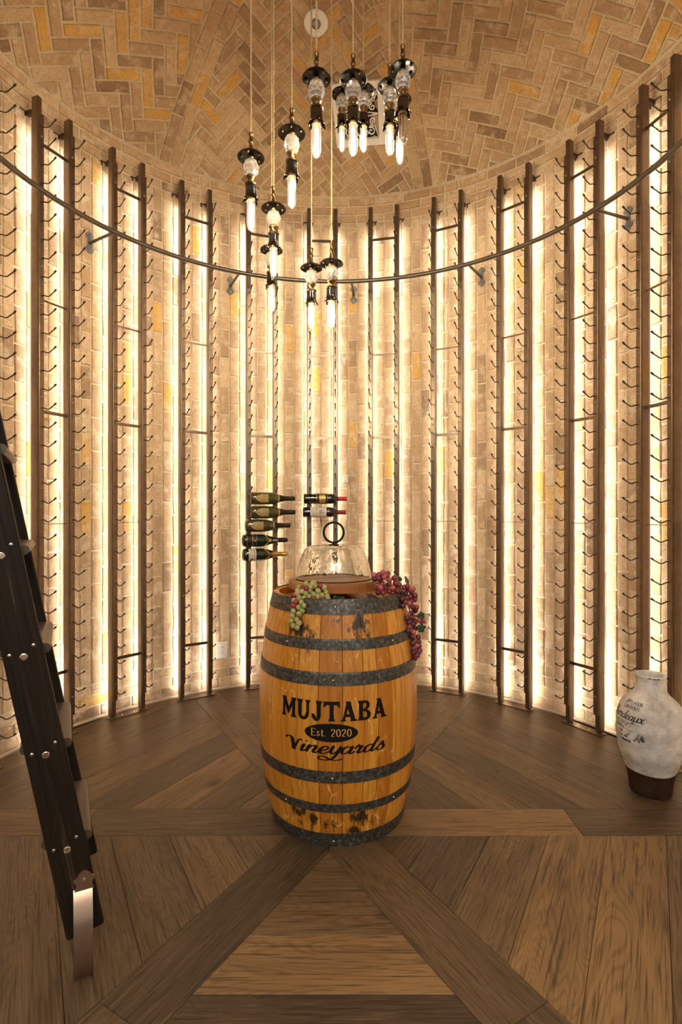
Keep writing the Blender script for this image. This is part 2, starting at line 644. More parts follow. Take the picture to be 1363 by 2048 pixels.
def empty(name, loc=(0, 0, 0), rotz=0.0):
    o = link(name, None, None, loc, (0, 0, rotz))
    o.empty_display_size = 0.1
    return o


def tag(o, label, cat, group=None, kind=None):
    o['label'] = label
    if cat:
        o['category'] = cat
    if group:
        o['group'] = group
    if kind:
        o['kind'] = kind
    return o


def set_attr(me, name, vals):
    a = me.attributes.new(name, 'FLOAT', 'POINT')
    a.data.foreach_set('value', np.asarray(vals, dtype=np.float32))


def poly_area(p):
    return 0.5 * sum(p[i][0] * p[(i + 1) % len(p)][1] - p[(i + 1) % len(p)][0] * p[i][1] for i in range(len(p)))


def clip(poly, g):
    """keep the part of poly where g(x, y) >= 0 (g may be gently curved)"""
    out = []
    k = len(poly)
    gv = [g(*p) for p in poly]
    for i in range(k):
        a, b = poly[i], poly[(i + 1) % k]
        ga, gb = gv[i], gv[(i + 1) % k]
        if ga >= 0:
            out.append(a)
        if (ga >= 0) != (gb >= 0):
            t = ga / (ga - gb)
            out.append((a[0] + (b[0] - a[0]) * t, a[1] + (b[1] - a[1]) * t))
    return out


def dedupe(poly, eps=0.003):
    out = []
    for p in poly:
        if not out or math.hypot(p[0] - out[-1][0], p[1] - out[-1][1]) > eps:
            out.append(p)
    if len(out) > 1 and math.hypot(out[0][0] - out[-1][0], out[0][1] - out[-1][1]) < eps:
        out.pop()
    return out


def outline(poly, rng, jit, long_=0.11, mid_=0.05):
    res = []
    k = len(poly)
    for i in range(k):
        a, b = poly[i], poly[(i + 1) % k]
        ln = math.hypot(b[0] - a[0], b[1] - a[1])
        n = 3 if ln > long_ else (2 if ln > mid_ else 1)
        nx, ny = (b[1] - a[1]) / max(ln, 1e-6), -(b[0] - a[0]) / max(ln, 1e-6)
        for s in range(n):
            t = s / n
            j = rng.uniform(-jit, jit * 0.4)
            res.append((a[0] + (b[0] - a[0]) * t + nx * j, a[1] + (b[1] - a[1]) * t + ny * j))
    return res


def brick_geo(poly, mapf, h, rng, jit=0.0030):
    """brick with worn edges: verts in world space, faces"""
    o = outline(poly, rng, jit)
    k = len(o)
    cx = sum(p[0] for p in o) / k
    cy = sum(p[1] for p in o) / k
    ta, tb = rng.uniform(-0.02, 0.02), rng.uniform(-0.035, 0.035)
    h = h + rng.uniform(-0.0015, 0.0025)
    vs = []
    for x, y in o:
        vs.append(mapf(x, y, -0.002))
    for x, y in o:
        vs.append(mapf(x, y, h - 0.0035))
    for x, y in o:
        d = math.hypot(x - cx, y - cy)
        f = 1 - 0.0035 / max(d, 0.01)
        x2, y2 = cx + (x - cx) * f, cy + (y - cy) * f
        vs.append(mapf(x2, y2, h + ta * (x - cx) + tb * (y - cy)))
    fs = []
    for r in (0, 1):
        for i in range(k):
            j = (i + 1) % k
            fs.append((r * k + i, r * k + j, (r + 1) * k + j, (r + 1) * k + i))
    fs.append(tuple(2 * k + i for i in range(k)))
    return vs, fs, mapf(cx, cy, h)


def brick_tint(rng, gold=0.11, dusk=0.13):
    t = rng.random()
    if t < gold:
        return rng.uniform(0.89, 1.0)      # golden
    if t < gold + dusk:
        return rng.uniform(0.0, 0.25)      # dusky
    return rng.uniform(0.30, 0.86)


def shown_size(c, area):
    p = project(c)
    if p is None:
        return 0.0
    s = area / (c[1] ** 2)
    if not (-10 < p[0] < 1373 and -10 < p[1] < 2058):
        s *= 0.001
    if 510 < p[0] < 840 and 1200 < p[1] < 1690:
        s *= 0.01
    return s


def lay_bricks(pieces, parent, limit=300, name='brick'):
    """pieces: (verts, faces, centre, area, tint). The largest in view become parts of their own, the rest one stuff part."""
    pieces.sort(key=lambda q: -shown_size(q[2], q[3]))
    for vs, fs, c, ar, t in pieces[:limit]:
        me = bpy.data.meshes.new(name)
        me.from_pydata([v - c for v in vs], [], fs)
        me.materials.append(M['brick'])
        set_attr(me, 'tint', [t] * len(vs))
        link(name, me, parent, c)
    rest = pieces[limit:]
    if rest:
        mb = MB()
        tints = []
        for vs, fs, c, ar, t in rest:
            mb.add(vs, fs)
            tints += [t] * len(vs)
        me = mb.mesh('brickwork', M['brick'])
        set_attr(me, 'tint', tints)
        o = link('brickwork', me, parent)
        o['kind'] = 'stuff'


# ------------------------------------------------------------------ the round wall
BP = 0.067            # brick pitch across
BLEN = 0.2014         # brick pitch along
MW = 0.0075           # how far bricks stand proud of the mortar


def wall_map(u, z, d):
    a = u / RW
    r = RW + MW - d
    return Vector((CX + r * math.cos(a), CY + r * math.sin(a), z))


def rect(x0, x1, y0, y1):
    return [(x0, y0), (x1, y0), (x1, y1), (x0, y1)]


def build_wall(name, az0, az1, label, seed):
    rng = random.Random(seed)
    u0, u1 = math.radians(az0) * RW, math.radians(az1) * RW
    n = 64
    mb = MB()
    # mortar bed with thickness behind it
    vs, fs = [], []
    for i in range(n + 1):
        u = u0 + (u1 - u0) * i / n
        for r_, z in ((0.0, 0.0), (0.0, RIM), (-0.12, RIM), (-0.12, 0.0)):
            vs.append(wall_map(u, z, r_))
    for i in range(n):
        for k in range(4):
            fs.append((i * 4 + k, i * 4 + (k + 1) % 4, i * 4 + 4 + (k + 1) % 4, i * 4 + 4 + k))
    fs += [(0, 3, 2, 1), (n * 4, n * 4 + 1, n * 4 + 2, n * 4 + 3)]
    mb.add(vs, fs)
    w = mb.obj(name, M['mortar'], None, True, angle=30)
    tag(w, label, 'wall', None, 'structure')
    P = []

    def put(x0, x1, y0, y1):
        x0, x1 = max(x0, u0), min(x1, u1)
        if x1 - x0 < 0.02 or y1 - y0 < 0.015:
            return
        p = rect(x0 + 0.0052, x1 - 0.0052, y0 + 0.0052, y1 - 0.0052)
        v, f, c = brick_geo(p, wall_map, MW, rng)
        P.append((v, f, c, (x1 - x0) * (y1 - y0), brick_tint(rng, 0.018, 0.07)))

    # three flat courses at the foot and three under the dome
    for z0, cnt in ((0.012, 3), (RIM - 3 * 0.062, 3)):
        ph = 0.066 if z0 < 1 else 0.062
        for k in range(cnt):
            i0 = math.floor(u0 / BLEN) - 1
            for i in range(i0, int(u1 / BLEN) + 2):
                off = (k % 2) * BLEN / 2 + 0.03 * k
                put(i * BLEN + off, (i + 1) * BLEN + off, z0 + k * ph, z0 + (k + 1) * ph)
    za, zb = 0.012 + 3 * 0.066, RIM - 3 * 0.062
    for i in range(math.floor(u0 / BP), int(u1 / BP) + 1):
        crng = random.Random(i * 17 + 5)
        off = (i % 2) * BLEN / 2 + crng.uniform(-0.02, 0.02)
        z = za - off
        while z < zb:
            put(i * BP, (i + 1) * BP, max(z, za), min(z + BLEN, zb))
            z += BLEN
    lay_bricks(P, w)
    return w


W_L = build_wall('wall_left', 122, 214, 'curved brick wall at the left, behind the ladder', 1)
W_B = build_wall('wall_back', 64, 122, 'curved brick wall at the back, behind the barrel and bottles', 2)
W_R = build_wall('wall_right', -32, 64, 'curved brick wall at the right, behind the clay vase', 3)

# thin base strip where wall meets floor
mb = MB()
pr = [(RW - 0.014, 0.0), (RW - 0.014, 0.010), (RW - 0.010, 0.013), (RW + 0.004, 0.013), (RW + 0.004, 0.0)]
mb.lathe(pr, 120, Matrix.Translation((CX, CY, 0)), False, math.radians(-32), math.radians(214))
bb = mb.obj('baseboard_back', simple('pale_base_bead', (0.42, 0.31, 0.20), 0.6), None, True, angle=30)
tag(bb, 'thin tan base strip along the foot of the curved brick wall', 'baseboard', None, 'structure')

# ------------------------------------------------------------------ the dome
RIBS = [9, 69, 129, 189]
RIB_HW = 0.071


def sph(n0, et, er):
    def f(u, w, d):
        ln = math.hypot(u, w)
        if ln < 1e-9:
            dr = n0
        else:
            dr = n0 * math.cos(ln / RS) + (et * u + er * w) * (math.sin(ln / RS) / ln)
        return SC + dr * (RS + MW - d)
    return f


def dome_z(rho):
    return SC.z + math.sqrt(RS * RS - rho * rho)


def web_frame(az, rho):
    a = math.radians(az)
    p = Vector((CX + rho * math.cos(a), CY + rho * math.sin(a), dome_z(rho)))
    n0 = (p - SC).normalized()
    et = Vector((-math.sin(a), math.cos(a), 0))
    er = n0.cross(et).normalized()
    if er.z < 0:
        er = -er
    return sph(n0, et, er)


mb = MB()
prof = []
for k in range(25):
    rho = 0.002 + (RW + 0.01 - 0.002) * k / 24
    prof.append((rho, SC.z + math.sqrt((RS + MW) ** 2 - rho * rho)))
prof.append((RW + 0.13, RIM + 0.03))
prof.append((RW + 0.13, RIM + 0.2))
prof.append((RW * 0.6, RIM + RISE + 0.2))
prof.append((0.002, RIM + RISE + 0.25))
mb.lathe(prof, 72, Matrix.Translation((CX, CY, 0)), False)
ceil = mb.obj('ceiling', M['mortar'], None, True, angle=35)
tag(ceil, 'brick dome ceiling laid in herringbone panels between brick ribs', 'ceiling', None, 'structure')


def rel(v):
    return v.x - CX, v.y - CY


pieces = []
rng = random.Random(11)
A_APEX = 0.5
for web, (a0, a1) in enumerate(zip(RIBS[:-1], RIBS[1:])):
    mid = (a0 + a1) / 2
    f = web_frame(mid, 1.25)
    r0, r1 = math.radians(a0), math.radians(a1)

    def g0(u, w):
        x, y = rel(f(u, w, 0))
        return math.cos(r0) * y - math.sin(r0) * x - RIB_HW - 0.004

    def g1(u, w):
        x, y = rel(f(u, w, 0))
        return -(math.cos(r1) * y - math.sin(r1) * x) - RIB_HW - 0.004

    def g2(u, w):
        x, y = rel(f(u, w, 0))
        return RW - 0.004 - math.hypot(x, y)

    def g3(u, w):
        x, y = rel(f(u, w, 0))
        return math.hypot(x, y) - A_APEX
    nL = 3
    ca = math.cos(PI / 4)
    for i in range(-26, 27):
        for j in range(-26, 27):
            d = (i - j) % (2 * nL)
            if d == 0:
                cell = rect(i * BP, (i + nL) * BP, j * BP, (j + 1) * BP)
            elif d == 2 * nL - 1:
                cell = rect(i * BP, (i + 1) * BP, j * BP, (j + nL) * BP)
            else:
                continue
            xs = [p[0] for p in cell]
            ys = [p[1] for p in cell]
            e = 0.0058
            cell = rect(min(xs) + e, max(xs) - e, min(ys) + e, max(ys) - e)
            poly = [((x - y) * ca, (x + y) * ca) for x, y in cell]
            cxm = sum(p[0] for p in poly) / 4
            cym = sum(p[1] for p in poly) / 4
            if math.hypot(cxm, cym) > 1.5:
                continue
            for g in (g0, g1, g2, g3):
                poly = clip(poly, g)
                if len(poly) < 3:
                    break
            poly = dedupe(poly)
            if len(poly) < 3 or poly_area(poly) < 3.5e-4:
                continue
            v, fs, c = brick_geo(poly, f, MW, rng)
            fs = [tuple(reversed(q)) for q in fs]
            pieces.append((v, fs, c, poly_area(poly), brick_tint(rng)))
lay_bricks(pieces, ceil)

# brick ribs, two courses each
for n_, a in enumerate(RIBS):
    a_r = math.radians(a)
    rad = Vector((math.cos(a_r), math.sin(a_r), 0))
    tan = Vector((-math.sin(a_r), math.cos(a_r), 0))

    def f(u, w, d, rad=rad, tan=tan):
        # u across the rib, w = arc length measured in from the rim
        th0 = math.asin(RW / RS)
        th = th0 - w / RS
        n0 = rad * math.sin(th) + Vector((0, 0, 1)) * math.cos(th)
        dr = (n0 + tan * (u / RS)).normalized()
        return SC + dr * (RS + MW - d)
    wlen = RS * (math.asin(RW / RS) - math.asin(A_APEX / RS))
    core = MB()
    vs = []
    nseg = 20
    for k in range(nseg + 1):
        w = wlen * k / nseg
        for u, d in ((-RIB_HW, -0.02), (RIB_HW, -0.02), (RIB_HW, 0.001), (-RIB_HW, 0.001)):
            vs.append(f(u, w, d))
    fs = []
    for k in range(nseg):
        for q in range(4):
            fs.append((k * 4 + q, k * 4 + (q + 1) % 4, k * 4 + 4 + (q + 1) % 4, k * 4 + 4 + q))
    core.add(vs, fs)
    rib = core.obj('trim_%d' % (n_ + 1), M['mortar'])
    tag(rib, ['brick dome rib farthest round to the right, low by the frame edge', 'double course brick rib of the dome rising behind the pendants at right',
              'double course brick rib of the dome at the left of the pendants', 'brick dome rib farthest round to the left, low by the frame edge'][n_],
        'rib', None, 'structure')
    P = []
    rg = random.Random(40 + n_)
    for side in (0, 1):
        w = -side * 0.1 - rg.uniform(0, 0.03)
        while w < wlen:
            w0, w1 = max(w, 0.004), min(w + 0.2, wlen)
            if w1 - w0 > 0.03:
                x0 = -RIB_HW + side * RIB_HW
                p = rect(x0 + 0.004, x0 + RIB_HW - 0.004, w0 + 0.0045, w1 - 0.0045)
                v, fs, c = brick_geo(p, f, MW + 0.001, rg)
                P.append((v, fs, c, 0.012, brick_tint(rg)))
            w += 0.2
    lay_bricks(P, rib)

# ------------------------------------------------------------------ the floor
FX, FY = -0.045, 2.18
mb = MB()
mb.box((0, 0.9, -0.06), (5.4, 7.2, 0.095))
floor = mb.obj('floor', simple('dark_subfloor', (0.012, 0.009, 0.006), 0.9))
tag(floor, 'dark oak plank floor laid as a six pointed star around the barrel', 'floor', None, 'structure')
prng = random.Random(5)
HB = 0.095
PW = 0.1965


def plank(poly, ang, tint):
    """poly in world plan coordinates"""
    cx = sum(p[0] for p in poly) / len(poly)
    cy = sum(p[1] for p in poly) / len(poly)
    ca, sa = math.cos(-ang), math.sin(-ang)
    loc = [((x - cx) * ca - (y - cy) * sa, (x - cx) * sa + (y - cy) * ca) for x, y in poly]
    loc = dedupe(loc, 0.004)
    if len(loc) < 3 or abs(poly_area(loc)) < 8e-4:
        return
    if poly_area(loc) < 0:
        loc.reverse()
    k = len(loc)
    # inset for the joint, then a tiny eased edge
    mx = sum(p[0] for p in loc) / k
    my = sum(p[1] for p in loc) / k

    def inset(pts, e):
        out = []
        n = len(pts)
        for i in range(n):
            a, b, c = Vector(pts[i - 1]), Vector(pts[i]), Vector(pts[(i + 1) % n])
            d1 = (b - a).normalized()
            d2 = (c - b).normalized()
            n1 = Vector((-d1.y, d1.x))
            n2 = Vector((-d2.y, d2.x))
            q = 1 + n1.dot(n2)
            out.append(tuple(b + (n1 + n2) * (e / max(q, 0.5))))
        return out
    a_ = inset(loc, 0.0006)
    b_ = inset(loc, 0.0018)
    hgt = prng.uniform(-0.0003, 0.0003)
    vs = [(x, y, -0.0125) for x, y in a_] + [(x, y, -0.0012 + hgt) for x, y in a_] + [(x, y, hgt) for x, y in b_]
    fs = []
    for r in (0, 1):
        for i in range(k):
            j = (i + 1) % k
            fs.append((r * k + i, r * k + j, (r + 1) * k + j, (r + 1) * k + i))
    fs.append(tuple(2 * k + i for i in range(k)))
    me = bpy.data.meshes.new('plank')
    me.from_pydata(vs, [], fs)
    me.materials.append(M['plank'])
    set_attr(me, 'tint', [tint] * len(vs))
    set_attr(me, 'seed', [prng.random()] * len(vs))
    link('plank', me, floor, (cx, cy, 0), (0, 0, ang))


def clamp_disc(poly, step=0.06):
    out = []
    k = len(poly)
    R = RW + 0.002
    for i in range(k):
        a, b = poly[i], poly[(i + 1) % k]
        ln = math.hypot(b[0] - a[0], b[1] - a[1])
        outside = math.hypot(a[0] - CX, a[1] - CY) > R or math.hypot(b[0] - CX, b[1] - CY) > R
        n = max(1, int(ln / step)) if outside else 1
        for s in range(n):
            x, y = a[0] + (b[0] - a[0]) * s / n, a[1] + (b[1] - a[1]) * s / n
            d = math.hypot(x - CX, y - CY)
            if d > R:
                x, y = CX + (x - CX) * R / d, CY + (y - CY) * R / d
            out.append((x, y))
    return out


BAND_T = {0: [(0.16, 0.98, 0.74), (0.98, 2.0, 0.22)], 60: [(0.16, 0.98, 0.45), (0.98, 2.0, 0.42)], 120: [(0.16, 0.98, 0.5), (0.98, 2.0, 0.35)],
          180: [(0.16, 0.98, 0.30), (0.98, 2.0, 0.55)], 240: [(0.16, 0.98, 0.14), (0.98, 2.0, 0.4)], 300: [(0.16, 0.98, 0.44), (0.98, 2.0, 0.4)]}
for ang, parts in BAND_T.items():
    a = math.radians(ang)
    d = Vector((math.cos(a), math.sin(a)))
    n = Vector((-d.y, d.x))
    for s0, s1, t in parts:
        pts = [d * s0 - n * HB, d * s1 - n * HB, d * s1 + n * HB, d * s0 + n * HB]
        if s0 < 0.2:
            pts = [d * (HB / math.tan(PI / 6)) - n * HB, d * s1 - n * HB, d * s1 + n * HB, d * (HB / math.tan(PI / 6)) + n * HB, (0.0, 0.0)]
        plank(clamp_disc([(p[0] + FX, p[1] + FY) for p in pts]), a, t)
SECT_T = {30: [0.4, 0.26, 0.55, 0.22, 0.40, 0.25, 0.36, 0.28, 0.3], 90: [0.5, 0.4, 0.45, 0.5, 0.3, 0.5, 0.4, 0.4, 0.4],
          150: [0.6, 0.42, 0.62, 0.24, 0.45, 0.36, 0.30, 0.40, 0.4], 210: [0.5, 0.55, 0.36, 0.30, 0.42, 0.34, 0.42, 0.4, 0.4],
          270: [0.5, 0.52, 0.80, 0.10, 0.55, 0.4, 0.4, 0.4, 0.4], 330: [0.24, 0.26, 0.58, 0.80, 0.82, 0.6, 0.5, 0.4, 0.4]}
for ang, tints in SECT_T.items():
    a = math.radians(ang)
    d = Vector((math.cos(a), math.sin(a)))
    n = Vector((-d.y, d.x))
    t0 = HB / math.sin(PI / 6)
    for k in range(9):
        w0, w1 = t0 + k * PW, t0 + (k + 1) * PW
        h0 = (w0 - t0) * math.tan(PI / 6)
        h1 = (w1 - t0) * math.tan(PI / 6)
        pts = [d * w0 + n * h0, d * w0 - n * h0, d * w1 - n * h1, d * w1 + n * h1]
        if k == 0:
            pts = [d * w0, d * w1 - n * h1, d * w1 + n * h1]
        pts = [(p[0] + FX, p[1] + FY) for p in pts]
        if min(math.hypot(p[0] - CX, p[1] - CY) for p in pts) > 1.9:
            continue
        if k == 8 or w0 > 1.9:
            continue
        plank(clamp_disc(pts), a + PI / 2, tints[k])

# ------------------------------------------------------------------ wine racks
peg_pts = [(0, 0, 0), (0, -0.014, 0.0), (0, -0.025, -0.0012), (0, -0.037, -0.0062), (0, -0.048, -0.0098), (0, -0.059, -0.0095), (0, -0.070, -0.0045), (0, -0.080, 0.0015), (0, -0.092, 0.006), (0, -0.107, 0.0155)]
mb = MB()
mb.tube(peg_pts, 0.0031, 6)
nrod = len(mb.f)
mb.tube([(0, -0.094, 0.0078), (0, -0.099, 0.0113), (0, -0.107, 0.0165), (0, -0.110, 0.0185)], 0.005, 7, radii=[0.003, 0.0048, 0.0052, 0.003])
PEG = mb.mesh('peg', M['rod'], True, 60)
PEG.materials.append(M['rubber'])
PEG.polygons.foreach_set('material_index', [0 if i < nrod else 1 for i in range(len(PEG.polygons))])
mb = MB()
mb.box((0, 0.032, 1.7325), (0.0275, 0.044, 3.445), bev=0.003)
POST = mb.mesh('post', M['bronze'])
mb = MB()
mb.box((0, 0.0, 1.735), (0.030, 0.010, 3.25), bev=0.0025)
for sx in (-1, 1):
    mb.box((sx * 0.0153, 0.0165, 1.735), (0.003, 0.025, 3.25))
RAILM = mb.mesh('peg_rail', M['bronze'])
mb = MB()
mb.lathe([(0.0065, 0.0), (0.0065, 0.001), (0.0052, 0.003), (0.002, 0.0042), (0.0002, 0.0044)], 10, Matrix.Translation((0, -0.005, 0)) @ Matrix.Rotation(PI / 2, 4, 'X'), False)
BOLT = mb.mesh('bolt', M['bolt'], True, 60)
mb = MB()
mb.box((0, 0.061, 1.67), (0.015, 0.014, 2.34))
CHAN = mb.mesh('rear_channel', M['bronze'])
mb = MB()
nled = 24
for sx in (-1, 1):
    vs, fs = [], []
    for k in range(nled + 1):
        z = 0.03 + 3.27 * k / nled
        vs += [(sx * 0.0080, 0.0562, z), (sx * 0.0136, 0.0560, z)]
    for k in range(nled):
        q = (2 * k, 2 * k + 1, 2 * k + 3, 2 * k + 2)
        fs.append(q if sx < 0 else tuple(reversed(q)))
    mb.add(vs, fs)
LED = mb.mesh('led_strip', M['led'])
mb = MB()
mb.box((0, 0.083, 0.0), (0.018, 0.060, 0.022))
mb.box((0, 0.1125 - 0.006, 0.0), (0.080, 0.004, 0.026), bev=0.001)
for sx in (-1, 1):
    mb.lathe([(0.004, 0), (0.004, 0.001), (0.0002, 0.002)], 8, Matrix.Translation((sx * 0.03, 0.1045, 0)) @ Matrix.Rotation(PI / 2, 4, 'X'), False)
BRK = mb.mesh('wall_bracket', M['rod'])
mb = MB()
mb.tube([(0.0095 * math.cos(2 * PI * k / 18), 0, 0.0095 * math.sin(2 * PI * k / 18)) for k in range(18)], 0.0009, 5, closed=True)
mb.tube([(0.006 * math.cos(a), 0, 0.006 * math.sin(a)) for a in [0.6 + 0.45 * k for k in range(11)]] + [(0.002, 0, -0.001)], 0.0009, 5)
EMB = mb.mesh('emblem', M['bolt'], True, 60)

BOLT_Z = [3.238, 2.94, 2.55, 2.353, 1.86, 1.373, 1.178, 0.696, 0.213]
BARS = [(3.227, 0.018), (2.39, 0.010), (1.79, 0.018), (1.185, 0.004), (0.355, 0.018)]
PAIRS = [170.6, 155.2, 139.4, 123.9, 108.2, 93.3, 78.1, 62.6, 46.9, 31.3, 15.6, 0.2]
RACK_LABEL = [
    'bronze wine rack of two posts at the left frame edge, mostly cut off',
    'empty bronze wine rack standing closest behind the black ladder',
    'empty bronze wine rack second to the right of the ladder',
    'empty bronze wine rack next to the white wall outlet',
    'bronze wine rack holding the five champagne bottles',
    'bronze wine rack holding the two red wine bottles',
    'empty bronze wine rack directly right of the two red wine bottles',
    'empty bronze wine rack standing behind the red grapes',
    'empty bronze wine rack third to the right of the red wine bottles',
    'empty bronze wine rack second to the left of the clay vase',
    'bronze wine rack standing directly behind the white clay vase',
    'bronze wine rack beyond the right frame edge, past the clay vase']
HALF = 3.25
PEG_Z = [1.3062 + 0.0989 * k for k in range(21)] + [1.2078, 1.1148, 1.0118, 0.9112] + [0.9112 - 0.0928 * k for k in range(1, 9)]
racks = []
for pi_, azc in enumerate(PAIRS):
    base = polar(azc, RP + 0.03)
    root = empty('wine_rack', base)
    tag(root, RACK_LABEL[pi_], 'wine rack', 'bronze wine racks around the wall')
    for s in (1, -1):       # s=+1 is the left post seen from the room
        az = azc + s * HALF
        p = polar(az, RP + 0.005) - base
        # local +y points outwards to the wall
        rz = math.radians(az) - PI / 2
        post = link('post', POST, root, p, (0, 0, rz))
        link('peg_rail', RAILM, post)
        link('rear_channel', CHAN, post)
        link('led_strip', LED, post)
        link('wall_bracket', BRK, post, (0, 0, 3.385))
        for z in BOLT_Z:
            link('bolt', BOLT, post, (0, 0, z))
        if s == 1:
            for z in (3.31, 1.283):
                link('emblem', EMB, post, (0, -0.0055, z))
        for z in PEG_Z:
            link('peg', PEG, post, (0, 0, z))
    a0, a1 = math.radians(azc + HALF), math.radians(azc - HALF)
    for z, h in BARS:
        mb = MB()
        A, B = polar(azc + HALF, RP + 0.040, z) - base, polar(azc - HALF, RP + 0.040, z) - base
        dv = (B - A)
        ln = dv.length - 0.026
        mt = Matrix.Rotation(math.atan2(dv.y, dv.x), 4, 'Z')
        mb.box((A + B) / 2, (ln, 0.004, h), mt)
        mb.obj('cross_bar', M['bronze'], root)
    A, B = polar(azc + HALF, RP + 0.026, 0.003) - base, polar(azc - HALF, RP + 0.026, 0.003) - base
    dv = B - A
    mb = MB()
    mb.box((A + B) / 2, (dv.length + 0.06, 0.062, 0.0055), Matrix.Rotation(math.atan2(dv.y, dv.x), 4, 'Z'), 0.001)
    bp = mb.obj('base_plate', M['bronze'], root)
    for t in (0.3, 0.7):
        q = A + dv * t
        mb = MB()
        mb.lathe([(0.005, 0.0055), (0.004, 0.0075), (0.0002, 0.008)], 8, Matrix.Translation((q.x, q.y, 0)), False)
        mb.obj('screw', M['nickel'], bp)
    racks.append(root)

# ------------------------------------------------------------------ ladder rail
RAIL_R, RAIL_Z = 1.525, 2.86
mb = MB()
mb.tube([polar(-30 + 240 * k / 120, RAIL_R, RAIL_Z) for k in range(121)], 0.0135, 12)
rail = mb.obj('ladder_rail', M['rail'], None, True, angle=60)
tag(rail, 'curved grey steel ladder rail running around the wall in front of the racks', 'rail')


def quatre(zc, r):
    pts = []
    for k in range(40):
        a = 2 * PI * k / 40
        q = r * (0.78 + 0.24 * abs(math.cos(2 * a)) ** 0.7)
        pts.append((q * math.cos(a), zc + q * math.sin(a)))
    return pts


for az in (176.5, 146.2, 115.1, 85.7, 55.35, 23.8, -6.0, 204):
    hold = empty('rail_bracket', (0, 0, 0))
    hold.parent = rail
    a = math.radians(az)
    outm = Matrix.Translation(polar(az, RW - 0.0015, RAIL_Z)) @ Matrix.Rotation(a - PI / 2, 4, 'Z') @ Matrix.Rotation(PI / 2, 4, 'X')
    # local x tangential, y up, z towards the room
    mb = MB()
    mb.prism(quatre(0.040, 0.026), 0.005, outm)
    mb.prism(quatre(-0.040, 0.026), 0.005, outm)
    mb.prism([(-0.012, -0.03), (0.012, -0.03), (0.012, 0.03), (-0.012, 0.03)], 0.0055, outm)
    mb.obj('wall_plate', M['iron'], hold)
    mb = MB()
    mb.tube([polar(az, RW - 0.004, RAIL_Z - 0.004), polar(az, (RW + RAIL_R) / 2, RAIL_Z - 0.006), polar(az, RAIL_R + 0.02, RAIL_Z - 0.008), polar(az, RAIL_R, RAIL_Z - 0.006)], 0.0085, 10)
    mb.obj('arm', M['rail'], hold, True, angle=60)
    for z in (0.042, -0.042):
        mb = MB()
        mb.lathe([(0.008, 0.005), (0.008, 0.009), (0.005, 0.012), (0.0002, 0.0125)], 8, outm @ Matrix.Translation((0, z, 0)), False)
        mb.obj('bolt', M['bolt'], hold)


# ------------------------------------------------------------------ lettering
def smooth_pts(pts, n=6):
    if len(pts) < 3:
        a, b = Vector(pts[0]), Vector(pts[-1])
        return [a + (b - a) * (k / n) for k in range(n + 1)]
    P = [Vector(p) for p in pts]
    P = [P[0] * 2 - P[1]] + P + [P[-1] * 2 - P[-2]]
    out = []
    for i in range(1, len(P) - 2):
        p0, p1, p2, p3 = P[i - 1], P[i], P[i + 1], P[i + 2]
        for k in range(n):
            t = k / n
            out.append(0.5 * ((2 * p1) + (p2 - p0) * t + (2 * p0 - 5 * p1 + 4 * p2 - p3) * t * t + (3 * p1 - p0 - 3 * p2 + p3) * t ** 3))
    out.append(P[-2])
    return out


def ribbon(mb, pts, wmin, wmax, mapf, nib=None):
    """brush stroke; down strokes get wmax (nib None) or an angled nib"""
    m = len(pts)
    vs, fs = [], []
    for i, p in enumerate(pts):
        t = (pts[min(i + 1, m - 1)] - pts[max(i - 1, 0)])
        if t.length < 1e-9:
            t = Vector((1, 0))
        t.normalize()
        nrm = Vector((-t.y, t.x))
        if nib is None:
            k = abs(t.y) ** 1.5 * (1.0 if t.y < 0 else 0.45)
        else:
            k = abs(math.sin(math.atan2(t.y, t.x) - nib)) ** 1.3
        w = (wmin + (wmax - wmin) * k) / 2
        a, b = p + nrm * w, p - nrm * w
        vs += [mapf(a.x, a.y), mapf(b.x, b.y)]
    for i in range(m - 1):
        fs.append((2 * i, 2 * i + 1, 2 * i + 3, 2 * i + 2))
    mb.add(vs, fs)


def flat_poly(mb, poly, mapf, step=0.012):
    x0, x1 = min(p[0] for p in poly), max(p[0] for p in poly)
    n = max(1, int((x1 - x0) / step))
    for k in range(n):
        a, b = x0 + (x1 - x0) * k / n, x0 + (x1 - x0) * (k + 1) / n
        q = clip(clip(poly, lambda x, y: x - a + 1e-9), lambda x, y: b - x + 1e-9)
        q = dedupe(q, 1e-6)
        if len(q) >= 3:
            mb.add([mapf(*p) for p in q], [tuple(range(len(q)))])


def ell(cx, cy, rx, ry, a0=0.0, a1=360.0, n=28):
    return [(cx + rx * math.cos(math.radians(a0 + (a1 - a0) * k / n)), cy + ry * math.sin(math.radians(a0 + (a1 - a0) * k / n))) for k in range(n + 1)]


